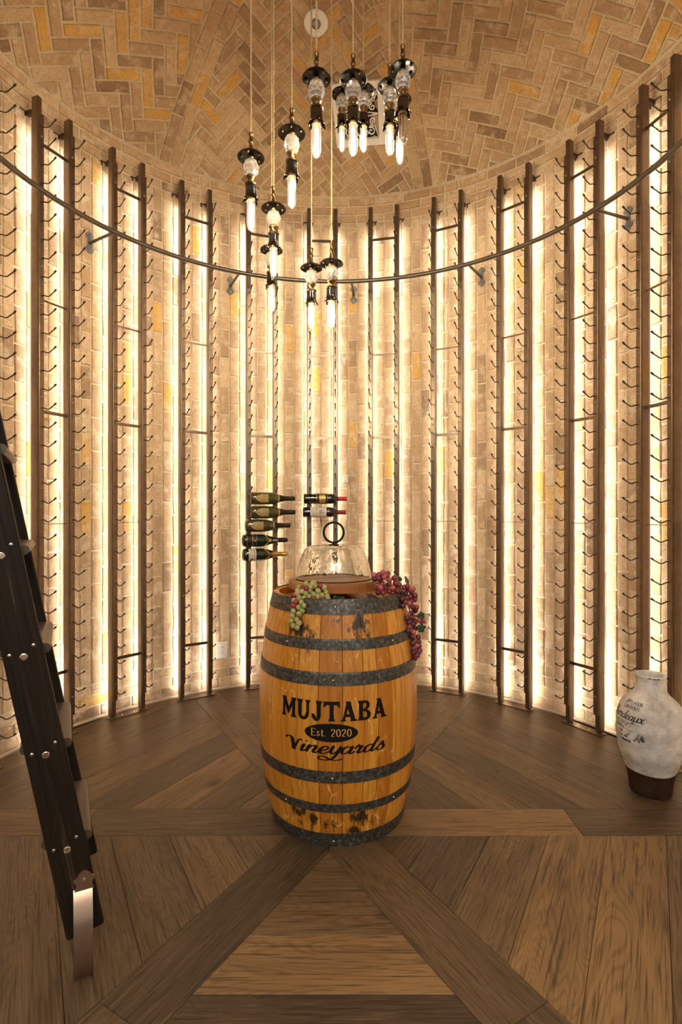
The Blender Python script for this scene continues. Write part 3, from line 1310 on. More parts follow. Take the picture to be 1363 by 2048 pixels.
CAPS = {
    'A': (0.74, [[(0, 0), (0.35, 1)], [(0.35, 1), (0.70, 0)], [(0.14, 0.38), (0.56, 0.38)]]),
    'P': (0.62, [[(0, 0), (0, 1)], [(0, 1), (0.3, 1), (0.5, 0.88), (0.5, 0.65), (0.3, 0.52), (0, 0.5)]]),
    'E': (0.60, [[(0, 0), (0, 1)], [(0, 1), (0.5, 1)], [(0, 0.52), (0.42, 0.52)], [(0, 0), (0.5, 0)]]),
    'L': (0.56, [[(0, 1), (0, 0)], [(0, 0), (0.48, 0)]]),
    'T': (0.66, [[(0, 1), (0.6, 1)], [(0.3, 1), (0.3, 0)]]),
    'I': (0.20, [[(0.04, 0), (0.04, 1)]]),
    'O': (0.84, [ell(0.38, 0.5, 0.36, 0.5)]),
    'C': (0.72, [ell(0.4, 0.5, 0.38, 0.5, 50, 310, 16)]),
    'N': (0.74, [[(0, 0), (0, 1)], [(0, 1), (0.58, 0)], [(0.58, 0), (0.58, 1)]]),
    'R': (0.66, [[(0, 0), (0, 1)], [(0, 1), (0.3, 1), (0.5, 0.88), (0.5, 0.68), (0.3, 0.54), (0, 0.52)], [(0.26, 0.52), (0.56, 0)]]),
    'M': (0.9, [[(0, 0), (0, 1)], [(0, 1), (0.38, 0.2)], [(0.38, 0.2), (0.76, 1)], [(0.76, 1), (0.76, 0)]]),
    'S': (0.6, [[(0.48, 0.86), (0.36, 0.98), (0.14, 0.96), (0.04, 0.78), (0.14, 0.58), (0.38, 0.44), (0.5, 0.24), (0.38, 0.04), (0.14, 0.02), (0.0, 0.16)]]),
    '2': (0.62, [[(0.04, 0.76), (0.10, 0.94), (0.28, 1.0), (0.46, 0.90), (0.46, 0.68), (0.28, 0.36), (0.02, 0.04)], [(0.02, 0.03), (0.5, 0.03)]]),
    '0': (0.64, [ell(0.28, 0.5, 0.25, 0.5)]),
    's': (0.48, [[(0.36, 0.54), (0.24, 0.64), (0.08, 0.58), (0.08, 0.46), (0.22, 0.34), (0.36, 0.22), (0.32, 0.06), (0.14, 0.0), (0.02, 0.12)]]),
    't': (0.42, [[(0.16, 0.86), (0.16, 0.14), (0.24, 0.0), (0.38, 0.06)], [(0.0, 0.62), (0.36, 0.62)]]),
    '.': (0.26, [[(0.05, 0.0), (0.05, 0.07)]]),
    ' ': (0.40, []),
}


def write_caps(mb, text, x, y, h, mapf, w0, w1, slant=0.0, gap=0.12):
    for ch in text:
        adv, strokes = CAPS[ch]
        for s in strokes:
            pts = smooth_pts(s, 5) if len(s) > 2 else smooth_pts(s, 3)
            pts = [Vector((x + (p.x + slant * p.y) * h, y + p.y * h)) for p in pts]
            ribbon(mb, pts, w0, w1, mapf, nib=0.0)
        x += (adv + gap) * h
    return x


SCRIPT = {   # x height 0.5; joined hand
    'o': (0.46, [[(0.34, 0.44), (0.20, 0.50), (0.04, 0.34), (0.02, 0.14), (0.14, 0.0), (0.30, 0.08), (0.38, 0.28), (0.32, 0.46), (0.40, 0.40), (0.52, 0.42)]]),
    'r': (0.40, [[(0.0, 0.30), (0.10, 0.54), (0.14, 0.44), (0.26, 0.46), (0.22, 0.30), (0.18, 0.06), (0.26, 0.0), (0.42, 0.16)]]),
    'd': (0.50, [[(0.34, 0.40), (0.22, 0.48), (0.06, 0.36), (0.02, 0.14), (0.12, 0.0), (0.26, 0.10), (0.36, 0.34)], [(0.50, 0.92), (0.44, 0.70), (0.36, 0.34), (0.34, 0.08), (0.42, 0.0), (0.54, 0.14)]]),
    'e': (0.40, [[(0.02, 0.18), (0.22, 0.24), (0.32, 0.38), (0.24, 0.50), (0.10, 0.42), (0.03, 0.20), (0.10, 0.02), (0.24, 0.0), (0.44, 0.18)]]),
    'a': (0.50, [[(0.34, 0.40), (0.22, 0.48), (0.06, 0.36), (0.02, 0.14), (0.12, 0.0), (0.26, 0.10), (0.36, 0.36)], [(0.40, 0.50), (0.34, 0.20), (0.36, 0.04), (0.44, 0.0), (0.54, 0.14)]]),
    'u': (0.50, [[(0.06, 0.50), (0.02, 0.16), (0.10, 0.0), (0.24, 0.08), (0.36, 0.36)], [(0.40, 0.50), (0.34, 0.20), (0.36, 0.04), (0.44, 0.0), (0.54, 0.14)]]),
    'x': (0.54, [[(0.0, 0.40), (0.10, 0.50), (0.18, 0.36), (0.24, 0.10), (0.36, 0.0), (0.48, 0.12)], [(0.50, 0.50), (0.38, 0.44), (0.14, 0.08), (0.0, 0.02)]]),
    'i': (0.24, [[(0.0, 0.28), (0.10, 0.50), (0.05, 0.14), (0.10, 0.0), (0.26, 0.16)], [(0.15, 0.70), (0.17, 0.78)]]),
    'n': (0.54, [[(0.0, 0.30), (0.10, 0.50), (0.06, 0.22), (0.02, 0.0)], [(0.04, 0.16), (0.18, 0.42), (0.32, 0.50), (0.36, 0.36), (0.32, 0.10), (0.40, 0.0), (0.56, 0.16)]]),
    'y': (0.48, [[(0.04, 0.46), (0.10, 0.50), (0.06, 0.18), (0.14, 0.02), (0.28, 0.12), (0.38, 0.40)], [(0.42, 0.50), (0.36, 0.14), (0.26, -0.26), (0.06, -0.44), (-0.22, -0.44), (-0.34, -0.32), (-0.26, -0.20), (-0.06, -0.26), (0.14, -0.40), (0.40, -0.46), (0.64, -0.36)]]),
    's': (0.40, [[(0.0, 0.10), (0.16, 0.34), (0.26, 0.54), (0.28, 0.38), (0.36, 0.18), (0.30, 0.02), (0.14, 0.0), (0.06, 0.12)]]),
    'V': (0.56, [[(-0.42, 0.82), (-0.34, 0.98), (-0.14, 1.00), (0.0, 0.84), (0.10, 0.40), (0.12, 0.02)], [(0.12, 0.02), (0.26, 0.40), (0.40, 0.76), (0.52, 0.90), (0.66, 0.86)]]),
    'B': (0.66, [[(0.16, 0.96), (0.10, 0.5), (0.04, 0.0)], [(-0.06, 0.84), (0.14, 1.0), (0.44, 0.96), (0.50, 0.76), (0.36, 0.58), (0.16, 0.52)], [(0.16, 0.52), (0.44, 0.46), (0.52, 0.24), (0.36, 0.04), (0.06, 0.02)]]),
}


def write_script(mb, text, x, y, h, mapf, w0, w1, slant=0.18, gap=-0.02, wide=1.0):
    for ch in text:
        adv, strokes = SCRIPT[ch]
        for s in strokes:
            pts = smooth_pts(s, 7)
            pts = [Vector((x + (p.x * wide + slant * p.y) * h, y + p.y * h)) for p in pts]
            ribbon(mb, pts, w0, w1, mapf)
        x += (adv + gap) * h * wide
    return x


# ------------------------------------------------------------------ barrel
def stave_r(z):
    return 0.331 - 0.058 * ((z - 0.46) / 0.46) ** 2


barrel = empty('wine_barrel', (BX, BY, 0))
tag(barrel, 'oak wine barrel with galvanised hoops and black MUJTABA Vineyards lettering', 'barrel')
brng = random.Random(21)
cuts = []
a = 0.0
while a < 2 * PI - 0.001:
    w = brng.uniform(0.17, 0.29)
    if 2 * PI - a - w < 0.15:
        w = 2 * PI - a
    cuts.append((a, a + w))
    a += w
for a0, a1 in cuts:
    vs, fs = [], []
    nz, na = 18, 4
    g = 0.0011
    for k in range(nz + 1):
        z = 0.004 + 0.9155 * k / nz
        r = stave_r(z) + 0.0
        for i in range(na + 1):
            t = a0 + g / r + (a1 - a0 - 2 * g / r) * i / na
            e = 0.0012 if i in (0, na) else 0.0
            vs.append((math.cos(t) * (r - e), math.sin(t) * (r - e), z))
        for i in (na, 0):
            t = a0 + g / r + (a1 - a0 - 2 * g / r) * i / na
            vs.append((math.cos(t) * (r - 0.024), math.sin(t) * (r - 0.024), z))
    m = na + 3
    for k in range(nz):
        for i in range(m):
            fs.append((k * m + i, k * m + (i + 1) % m, (k + 1) * m + (i + 1) % m, (k + 1) * m + i))
    fs.append(tuple(range(m - 1, -1, -1)))
    fs.append(tuple(nz * m + i for i in range(m)))
    mb = MB().add(vs, fs)
    me = mb.mesh('stave', M['oak'], True, 30)
    set_attr(me, 'tint', [brng.random()] * len(vs))
    link('stave', me, barrel)
HOOPS = [(0.8675, 0.924), (0.742, 0.781), (0.616, 0.663), (0.259, 0.304), (0.143, 0.176), (0.0, 0.0555)]
for hi, (z0, z1) in enumerate(HOOPS):
    n = 5
    prof = []
    for k in range(n + 1):
        z = z0 + (z1 - z0) * k / n
        prof.append((stave_r(z) + 0.0022, z))
    inner = [(r - 0.0018, z) for r, z in reversed(prof)]
    top = [(prof[-1][0] - 0.0008, z1 + 0.0006)]
    mb = MB().lathe(prof + top + inner + [prof[0]], 96, None, False)
    hoop = mb.obj('hoop', M['zinc'], barrel, True, angle=50)
    angs = {0: (-92,), 1: (-129, -47), 2: (-93,), 3: (-93.5,), 4: (-130, -46), 5: (-93,)}[hi]
    zm = z0 + (z1 - z0) * (0.42 if hi != 0 else 0.5)
    for q in angs:
        t = math.radians(q)
        r = stave_r(zm) + 0.002
        mt = Matrix.Translation((r * math.cos(t), r * math.sin(t), zm)) @ Matrix.Rotation(t, 4, 'Z') @ Matrix.Rotation(PI / 2, 4, 'Y')
        mb = MB().lathe([(0.0052, 0.0), (0.0050, 0.0015), (0.0030, 0.0032), (0.0002, 0.0036)], 10, mt, False)
        mb.obj('rivet', M['nickel'], hoop, True, angle=60)
# barrel head, recessed boards
hx = -0.245
hw = [0.075, 0.085, 0.09, 0.08, 0.085, 0.075]
for w in hw:
    poly = []
    R = 0.2475
    p = rect(hx + 0.0008, min(hx + w, 0.246) - 0.0008, -0.26, 0.26)
    q = []
    for i in range(4):
        aa, b_ = p[i], p[(i + 1) % 4]
        q += [(aa[0] + (b_[0] - aa[0]) * s / 8, aa[1] + (b_[1] - aa[1]) * s / 8) for s in range(8)]
    q = [(x, max(-math.sqrt(max(R * R - x * x, 0)), min(math.sqrt(max(R * R - x * x, 0)), y))) for x, y in q]
    q = dedupe(q, 0.001)
    mb = MB().prism(q, 0.02, None, 0.868)
    me = mb.mesh('head_board', M['oak'])
    set_attr(me, 'tint', [brng.uniform(0.1, 0.5)] * len(me.vertices))
    link('head_board', me, barrel)
    hx += w
mb = MB().lathe([(0.0002, 0.02), (0.25, 0.02), (0.25, 0.035), (0.0002, 0.035)], 48, None, False)
mb.obj('bottom_head', M['darkwood'], barrel)

LIFT = 0.0016


def bmap(s, z):
    phi = math.radians(-3.2) + s / 0.331
    r = stave_r(z) + LIFT
    return Vector((r * math.sin(phi), -r * math.cos(phi), z))


def stem_poly(x0, x1, y0, y1, top=True, foot=True, f=0.07):
    """upright with flared slab ends"""
    p = []
    if foot:
        p += [(x0 - f, y0), (x1 + f, y0), (x1 + f * 0.7, y0 + 0.07), (x1, y0 + 0.17)]
    else:
        p += [(x0, y0), (x1, y0)]
    if top:
        p += [(x1, y1 - 0.17), (x1 + f * 0.7, y1 - 0.07), (x1 + f, y1), (x0 - f, y1), (x0 - f * 0.7, y1 - 0.07), (x0, y1 - 0.17)]
    else:
        p += [(x1, y1), (x0, y1)]
    if foot:
        p += [(x0, y0 + 0.17), (x0 - f * 0.7, y0 + 0.07)]
    return p


def split_mono(p):
    return [p]


def ring_quads(cx, cy, rx, ry, tx, ty, a0, a1, n=18):
    o = ell(cx, cy, rx, ry, a0, a1, n)
    i = ell(cx, cy, rx - tx, ry - ty, a0, a1, n)
    return [[o[k], o[k + 1], i[k + 1], i[k]] for k in range(n)]


GL = {
    'M': (0.98, [stem_poly(0.09, 0.25, 0, 1), stem_poly(0.72, 0.92, 0, 1), [(0.04, 1), (0.28, 1), (0.56, 0.36), (0.47, 0.10)], [(0.95, 1), (0.72, 1), (0.44, 0.34), (0.47, 0.10)]]),
    'U': (0.86, [stem_poly(0.09, 0.31, 0.3, 1, True, False), stem_poly(0.58, 0.74, 0.3, 1, True, False)] + ring_quads(0.415, 0.33, 0.325, 0.35, 0.20, 0.16, 180, 360)),
    'J': (0.62, [stem_poly(0.28, 0.50, 0.26, 1, True, False)] + ring_quads(0.26, 0.27, 0.24, 0.29, 0.21, 0.15, 195, 360) + [[(0.0, 0.16), (0.12, 0.10), (0.20, 0.26), (0.10, 0.36), (0.0, 0.34)]]),
    'T': (0.86, [stem_poly(0.32, 0.54, 0, 0.9, False, True), [(0.0, 1.0), (0.86, 1.0), (0.84, 0.82), (0.02, 0.82)], [(0.0, 1.0), (0.10, 1.0), (0.16, 0.82), (0.0, 0.66)], [(0.86, 1.0), (0.76, 1.0), (0.70, 0.82), (0.86, 0.66)]]),
    'A': (0.88, [[(0.10, 0.0), (0.22, 0.0), (0.50, 0.98), (0.34, 0.98)], [(0.58, 0.0), (0.82, 0.0), (0.54, 0.98), (0.30, 0.98)], [(0.22, 0.22), (0.66, 0.22), (0.63, 0.36), (0.25, 0.36)],
                 [(0.26, 1.0), (0.56, 1.0), (0.52, 0.90), (0.32, 0.90)], [(0.0, 0.0), (0.32, 0.0), (0.26, 0.10), (0.08, 0.10)], [(0.50, 0.0), (0.90, 0.0), (0.84, 0.10), (0.56, 0.10)]]),
    'B': (0.80, [stem_poly(0.09, 0.31, 0, 1), [(0.25, 1), (0.42, 1), (0.42, 0.86), (0.25, 0.86)], [(0.25, 0.58), (0.44, 0.58), (0.44, 0.46), (0.25, 0.46)], [(0.25, 0.14), (0.44, 0.14), (0.44, 0.0), (0.25, 0.0)]]
          + ring_quads(0.42, 0.755, 0.27, 0.245, 0.19, 0.12, -90, 90, 12) + ring_quads(0.44, 0.27, 0.30, 0.27, 0.20, 0.13, -90, 90, 12)),
}
total = sum(GL[c][0] for c in 'MUJTABA') + 6 * 0.03
em = 0.071
xs = 0.418 / (total * em)
x = -0.418 / 2
mb = MB()
for ch in 'MUJTABA':
    adv, polys = GL[ch]
    for p in polys:
        flat_poly(mb, [(x + q[0] * em * xs, 0.490 + q[1] * em) for q in p], bmap)
    x += (adv + 0.03) * em * xs
mb.obj('name_lettering', M['ink'], barrel)
# oval with date
mb = MB()
o = ell(-0.006, 0.4475, 0.099, 0.0335, 0, 360, 60)[:-1]
flat_poly(mb, o, bmap, 0.008)
mb.obj('date_oval', M['ink'], barrel)
LIFT = 0.0026
mb = MB()
xe = -0.070
wtest = sum(CAPS[c][0] + 0.12 for c in 'Est. 2020') * 0.026
write_caps(mb, 'Est. 2020', -0.006 - wtest / 2 + 0.004, 0.4355, 0.026, bmap, 0.0016, 0.0042)
_w = sum(CAPS[c][0] + 0.12 for c in 'Est. 2020') * 0.026
_x = -0.006 - _w / 2 + 0.004
for (xa, ya, xb, yb, w_) in ((_x - 0.0035, 0.4355, _x + 0.004, 0.4355, 0.0014), (_x - 0.0035, 0.4615, _x + 0.004, 0.4615, 0.0014), (_x + 0.013, 0.4345, _x + 0.013, 0.4405, 0.0016), (_x + 0.013, 0.4565, _x + 0.013, 0.4625, 0.0016)):
    ribbon(mb, [Vector((xa, ya)), Vector((xb, yb))], w_, w_, bmap)
mb.obj('date_lettering', M['oak_ink'], barrel)
LIFT = 0.0018
mb = MB()


def vmap(s, z):
    # word rises slightly towards both ends
    return bmap(s, z)


tw = sum(SCRIPT[c][0] for c in 'Vineyards')
write_script(mb, 'V', -0.161, 0.371, 0.047, vmap, 0.0036, 0.0170, 0.05, 0.0, 1.42)
write_script(mb, 'ineyards', -0.126, 0.372, 0.053, vmap, 0.0034, 0.0135, 0.35, 0.0, 1.76)
mb.obj('vineyards_lettering', M['ink'], barrel)

# ------------------------------------------------------------------ cake stand + cloche
SX, SY = -0.031, 2.291
stand = empty('cake_stand', (SX, SY, 0.888))
tag(stand, 'round butcher block wooden cake stand on top of the barrel', 'cake stand')
srng = random.Random(3)
ang = math.radians(28)
w = 0.038
x = -0.19
R = 0.19
while x < 0.19:
    x1 = min(x + w, 0.19)
    pr_ = rect(x + 0.0003, x1 - 0.0003, -0.2, 0.2)
    q = []
    for i in range(4):
        aa, b_ = pr_[i], pr_[(i + 1) % 4]
        n_ = 6
        q += [(aa[0] + (b_[0] - aa[0]) * s / n_, aa[1] + (b_[1] - aa[1]) * s / n_) for s in range(n_)]
    q = [(xx_, max(-math.sqrt(max(R * R - xx_ * xx_, 0)), min(math.sqrt(max(R * R - xx_ * xx_, 0)), y))) for xx_, y in q]
    q = dedupe(q, 0.0008)
    # inset top edge gives the rounded rim
    k = len(q)
    vs, fs = [], []
    for dz, sc_ in ((0.043, 0.985), (0.048, 1.0), (0.074, 1.0), (0.079, 0.985)):
        vs += [(px_ if True else 0, py_ * sc_, dz) for px_, py_ in q]
    for r_ in range(3):
        for i in range(k):
            j = (i + 1) % k
            fs.append((r_ * k + i, r_ * k + j, (r_ + 1) * k + j, (r_ + 1) * k + i))
    fs.append(tuple(range(k - 1, -1, -1)))
    fs.append(tuple(3 * k + i for i in range(k)))
    vs = [(a_[1], a_[0], a_[2]) for a_ in vs]
    fs = [tuple(reversed(f_)) for f_ in fs]
    me = MB().add(vs, fs).mesh('board_strip', M['acacia'])
    set_attr(me, 'tint', [srng.random()] * len(vs))
    link('board_strip', me, stand, None, (0, 0, ang))
    x = x1
mb = MB().lathe([(0.095, 0.0), (0.095, 0.006), (0.06, 0.012), (0.046, 0.022), (0.046, 0.030), (0.062, 0.0435)], 36)
me = mb.mesh('pedestal', M['acacia'], True)
set_attr(me, 'tint', [0.35] * len(me.vertices))
link('pedestal', me, stand)

GZ = 0.888 + 0.0792
cl = empty('glass_cloche', (SX + 0.0, SY, GZ))
tag(cl, 'hammered clear glass dome with black ring handle on the cake stand', 'cloche')
outer = [(0.1618, 0.0), (0.1612, 0.006), (0.157, 0.032), (0.150, 0.062), (0.140, 0.092), (0.1295, 0.114), (0.121, 0.128), (0.108, 0.1375), (0.085, 0.1415), (0.045, 0.143), (0.0005, 0.1435)]
inner = [(0.0005, 0.1385), (0.045, 0.138), (0.084, 0.1365), (0.105, 0.1325), (0.1165, 0.124), (0.125, 0.111), (0.1355, 0.090), (0.1455, 0.061), (0.1525, 0.031), (0.1572, 0.005), (0.1575, 0.0)]
mb = MB().lathe(outer + inner + [outer[0]], 72, None, False)
mb.obj('glass_dome', M['cloche'], cl, True, angle=80)
mb = MB()
mb.tube([(0.0425 * math.cos(2 * PI * k / 40), 0, 0.196 + 0.0425 * math.sin(2 * PI * k / 40)) for k in range(40)], 0.0048, 8, closed=True)
hd = mb.obj('ring_handle', M['black_iron'], cl, True, angle=60)
mb = MB().lathe([(0.022, 0.1435), (0.022, 0.146), (0.006, 0.148), (0.005, 0.155)], 20)
mb.obj('handle_plate', M['black_iron'], hd)
mb = MB().tube([(0.1598 * math.cos(2 * PI * k / 60), 0.1598 * math.sin(2 * PI * k / 60), 0.0028) for k in range(60)], 0.0026, 6, closed=True)
mb.obj('rim_band', M['black_iron'], cl, True, angle=60)


# ------------------------------------------------------------------ grapes
GM = MB().ball((0, 0, 0), 1.0, 12, 8).v and None
mbg = MB().ball((0, 0, 0), 1.0, 12, 8)
GRAPE = {}
for key in ('g_green', 'g_blush', 'g_red', 'g_wine', 'g_rose', 'g_dark'):
    GRAPE[key] = mbg.mesh('grape', M[key], True, 180)


def leaf_mesh(size, m, seed):
    rg = random.Random(seed)
    n = 28
    pts = []
    for k in range(n):
        a = 2 * PI * k / n
        r = size * (0.62 + 0.30 * abs(math.cos(2.5 * a)) + rg.uniform(-0.05, 0.05))
        pts.append((r * math.cos(a), r * math.sin(a)))
    vs = [(0, 0, 0.0)]
    for s_, zz in ((0.5, 0.06), (1.0, -0.08)):
        for k, (x_, y_) in enumerate(pts):
            vs.append((x_ * s_, y_ * s_, size * (zz + 0.16 * abs(x_ * s_) / size + 0.05 * math.sin(5 * 2 * PI * k / n))))
    top = len(vs)
    fs = [(0, 1 + k, 1 + (k + 1) % n) for k in range(n)]
    fs += [(1 + k, 1 + n + k, 1 + n + (k + 1) % n, 1 + (k + 1) % n) for k in range(n)]
    vs2 = [(x_, y_, z_ - 0.0008) for x_, y_, z_ in vs]
    fs2 = [tuple(reversed([i + top for i in f_])) for f_ in fs]
    rim = [(1 + n + k, 1 + n + k + top, 1 + n + (k + 1) % n + top, 1 + n + (k + 1) % n) for k in range(n)]
    return MB().add(vs + vs2, fs + fs2 + rim).mesh('leaf', m, True, 60)


def barrel_front(px, py, out=0.0):
    """point where the ray of a pixel meets the barrel's outer surface pushed out by OUT"""
    k = (px - 681.5) / FPX
    D = 2.0
    for _ in range(12):
        z = CAM_H + (1024 - py) / FPX * D
        zz = min(max(z, 0.0), 0.92)
        r = stave_r(zz) + out
        A, B, C = 1 + k * k, -2 * (k * BX + BY), BX * BX + BY * BY - r * r
        disc = B * B - 4 * A * C
        D = (-B - math.sqrt(max(disc, 0.0))) / (2 * A)
    return at(px, py, D), disc


gb = empty('green_grape_bunch', (-0.17, 2.05, 0.86))
tag(gb, 'bunch of pale green grapes with a few red ones hanging over the barrel rim', 'grapes')
GG = [(612, 235), (690, 290), (745, 225), (765, 280), (850, 278, 'r'), (920, 305), (480, 290), (545, 303, 'r'), (610, 315, 'r'), (680, 350), (716, 245, 'b'), (640, 282), (465, 358), (535, 368),
      (605, 405), (665, 455), (735, 415), (815, 360), (810, 455), (880, 435), (950, 385), (970, 455), (985, 500), (890, 500, 'd'), (735, 490, 'd'), (462, 402, 'b'), (400, 430, 'r'), (490, 480),
      (575, 485), (405, 520), (435, 550, 'r'), (530, 555), (400, 610, 'r'), (485, 635), (570, 612), (395, 700), (490, 750), (545, 695), (380, 785), (450, 845, 'b'), (360, 870), (490, 905), (390, 950), (460, 985)]
grng = random.Random(9)
for q in GG:
    px, py = 540 + q[0] / 8.519, 1140 + q[1] / 8.519
    kind = {'r': 'g_red', 'b': 'g_blush', 'd': 'g_wine'}.get(q[2] if len(q) > 2 else '', 'g_green')
    big = 0.0108
    if py > 1203:
        p, disc = barrel_front(px, py, 0.014 + grng.uniform(0, 0.006))
    else:
        t = (1203 - py) / 40.0
        D = 2.045 + 0.055 * t + grng.uniform(-0.008, 0.008)
        p = at(px, py, D)
        rr = math.hypot(p.x - SX, p.y - SY)
        if rr < 0.205 and 0.915 < p.z < 0.985:
            p = at(px, py, D - (0.207 - rr))
    s = big * grng.uniform(0.95, 1.1)
    g = link('grape', GRAPE[kind], gb, p - gb.location)
    g.scale = (s, s, s * 1.08)
    g.rotation_euler = (grng.uniform(-0.5, 0.5), grng.uniform(-0.5, 0.5), 0)
mb = MB()
mb.tube([Vector(at(645, 1196, 2.10)) - gb.location, Vector(at(612, 1180, 2.09)) - gb.location, Vector(barrel_front(594, 1200, 0.008)[0]) - gb.location, Vector(barrel_front(590, 1252, 0.008)[0]) - gb.location], 0.0025, 6)
mb.obj('stem', M['stem'], gb, True)
lf = link('leaf', leaf_mesh(0.030, M['leaf'], 1), gb, at(676, 1195, 2.12) - gb.location, (0.9, 0.2, 0.3))

rb = empty('red_grape_bunch', (0.27, 2.24, 0.9))
tag(rb, 'long bunch of dark red grapes draped over the right side of the barrel', 'grapes')
RG = [(250, 175, 'p'), (340, 175, 'w'), (410, 135, 'p'), (500, 160, 'w'), (430, 215, 'p'), (330, 245, 'w'), (485, 195, 'w'), (525, 265, 'p'), (625, 240, 'w'), (260, 255, 'd'), (370, 275, 'd'), (395, 350, 'w'),
      (320, 420, 'w'), (365, 410, 'p'), (460, 410, 'w'), (525, 345, 'w'), (640, 335, 'w'), (705, 360, 'w'), (590, 420, 'p'), (530, 480, 'w'), (590, 515, 'w'), (675, 475, 'w'), (325, 505, 'd'), (415, 510, 'w'),
      (740, 475, 'd'), (795, 410, 'w'), (860, 455, 'r'), (860, 390, 'w'), (955, 435, 'p'), (825, 520, 'd'), (940, 520, 'w'), (995, 555, 'w'), (905, 580, 'w'), (835, 610, 'd'), (760, 620, 'd'), (990, 625, 'r'),
      (810, 680, 'r'), (885, 700, 'p'), (920, 660, 'w'), (775, 745, 'd'), (950, 760, 'w'), (1020, 770, 'r'), (995, 830, 'w'), (845, 885, 'p'), (925, 880, 'd'), (960, 1070, 'w'), (880, 1040, 'd'), (930, 1000, 'd'),
      (855, 960, 'd'), (890, 1130, 'w'), (870, 1190, 'd'), (965, 1220, 'p'), (1000, 1150, 'd'), (1050, 1310, 'w'), (940, 1300, 'd'), (990, 1380, 'w'), (1065, 1390, 'w'), (955, 1420, 'd'), (1010, 1465, 'p'),
      (1070, 1470, 'w'), (970, 1520, 'w'), (1055, 1590, 'w'), (970, 1590, 'd'), (1075, 1550, 'w'), (990, 1640, 'w'), (1040, 1640, 'w'), (1000, 1690, 'w'),
      (985, 925, 's'), (1045, 930, 's'), (1000, 990, 's'), (1050, 1005, 's'), (1095, 1040, 's'), (1125, 1005, 's'), (1020, 1040, 's'), (1160, 1030, 's'), (960, 960, 's')]
for q in RG:
    px, py = 720 + q[0] / 9.085, 1130 + q[1] / 9.085
    kind = {'p': 'g_rose', 'w': 'g_wine', 'r': 'g_red', 'd': 'g_dark', 's': 'g_red'}[q[2]]
    s = 0.0112 * grng.uniform(0.94, 1.08)
    if q[2] == 's':
        s = 0.0066
    if py < 1190 and px < 800:
        D = 2.16 + grng.uniform(-0.012, 0.012)
        if px < 768:
            D = 2.13 + grng.uniform(-0.01, 0.01)
    else:
        k = (px - 681.5) / FPX
        D = 2.215 + grng.uniform(-0.015, 0.015)
        if q[2] == 'd':
            D += 0.015
        if q[2] in 'ps':
            D -= 0.018
        z = CAM_H + (1024 - py) / FPX * D
        # keep clear of the staves
        for _ in range(8):
            X = k * D
            rr = math.hypot(X - BX, D - BY)
            need = stave_r(min(max(z, 0), 0.92)) + s + 0.004
            if z < 0.93 and rr < need:
                D -= (need - rr) * 0.6 + 0.001
    p = at(px, py, D)
    g = link('grape', GRAPE[kind], rb, p - rb.location)
    g.scale = (s, s, s * 1.06)
    g.rotation_euler = (grng.uniform(-0.5, 0.5), grng.uniform(-0.5, 0.5), 0)
mb = MB()
mb.tube([at(752, 1165, 2.15) - rb.location, at(785, 1172, 2.17) - rb.location, at(812, 1185, 2.21) - rb.location, at(822, 1240, 2.21) - rb.location, at(830, 1312, 2.21) - rb.location], 0.0026, 6)
mb.obj('stem', M['stem'], rb, True)
for (px, py, D, sz, rot, mm) in ((799, 1158, 2.24, 0.013, (1.2, 0.2, 0.4), 'leaf'), (813, 1161, 2.24, 0.024, (1.15, 0.3, 1.0), 'leaf'), (842, 1231, 2.20, 0.019, (1.3, 0.8, 0.2), 'leaf'), (842, 1256, 2.20, 0.022, (1.5, -0.2, 0.3), 'leaf'),
                                 (742, 1193, 2.11, 0.026, (0.5, 0.2, 0.3), 'leaf_dark')):
    link('leaf', leaf_mesh(sz, M[mm], int(px)), rb, at(px, py, D) - rb.location, rot)

# ------------------------------------------------------------------ bottles
CHAMP = [(0.0005, 0.012), (0.025, 0.004), (0.036, 0.0), (0.0425, 0.006), (0.044, 0.02), (0.044, 0.125), (0.0425, 0.145), (0.038, 0.168), (0.031, 0.190), (0.024, 0.210), (0.0185, 0.230), (0.0165, 0.245), (0.0150, 0.27), (0.0142, 0.285)]
BORD = [(0.0005, 0.014), (0.022, 0.005), (0.033, 0.0), (0.0365, 0.005), (0.037, 0.015), (0.037, 0.188), (0.0355, 0.202), (0.030, 0.218), (0.022, 0.229), (0.0165, 0.240), (0.0148, 0.255), (0.0145, 0.30)]


def prof_r(prof, z):
    for (r0, z0), (r1, z1) in zip(prof[2:-1], prof[3:]):
        if z0 <= z <= z1:
            return r0 + (r1 - r0) * (z - z0) / max(z1 - z0, 1e-6)
    return prof[-1][0]


def patch(prof, z0, z1, a0, a1, lift, shape=None, n=12, mz=8):
    """label patch; angle 0 faces local +x. shape(t) -> (lo, hi) fraction of the angle range along the length"""
    vs, fs = [], []
    for j in range(mz + 1):
        t = j / mz
        z = z0 + (z1 - z0) * t
        lo, hi = (0, 1) if shape is None else shape(t)
        for i in range(n + 1):
            a = a0 + (a1 - a0) * (lo + (hi - lo) * i / n)
            r = prof_r(prof, z) + lift
            vs.append((r * math.cos(a), r * math.sin(a), z))
    for j in range(mz):
        for i in range(n):
            fs.append((j * (n + 1) + i, j * (n + 1) + i + 1, (j + 1) * (n + 1) + i + 1, (j + 1) * (n + 1) + i))
    return MB().add(vs, fs)


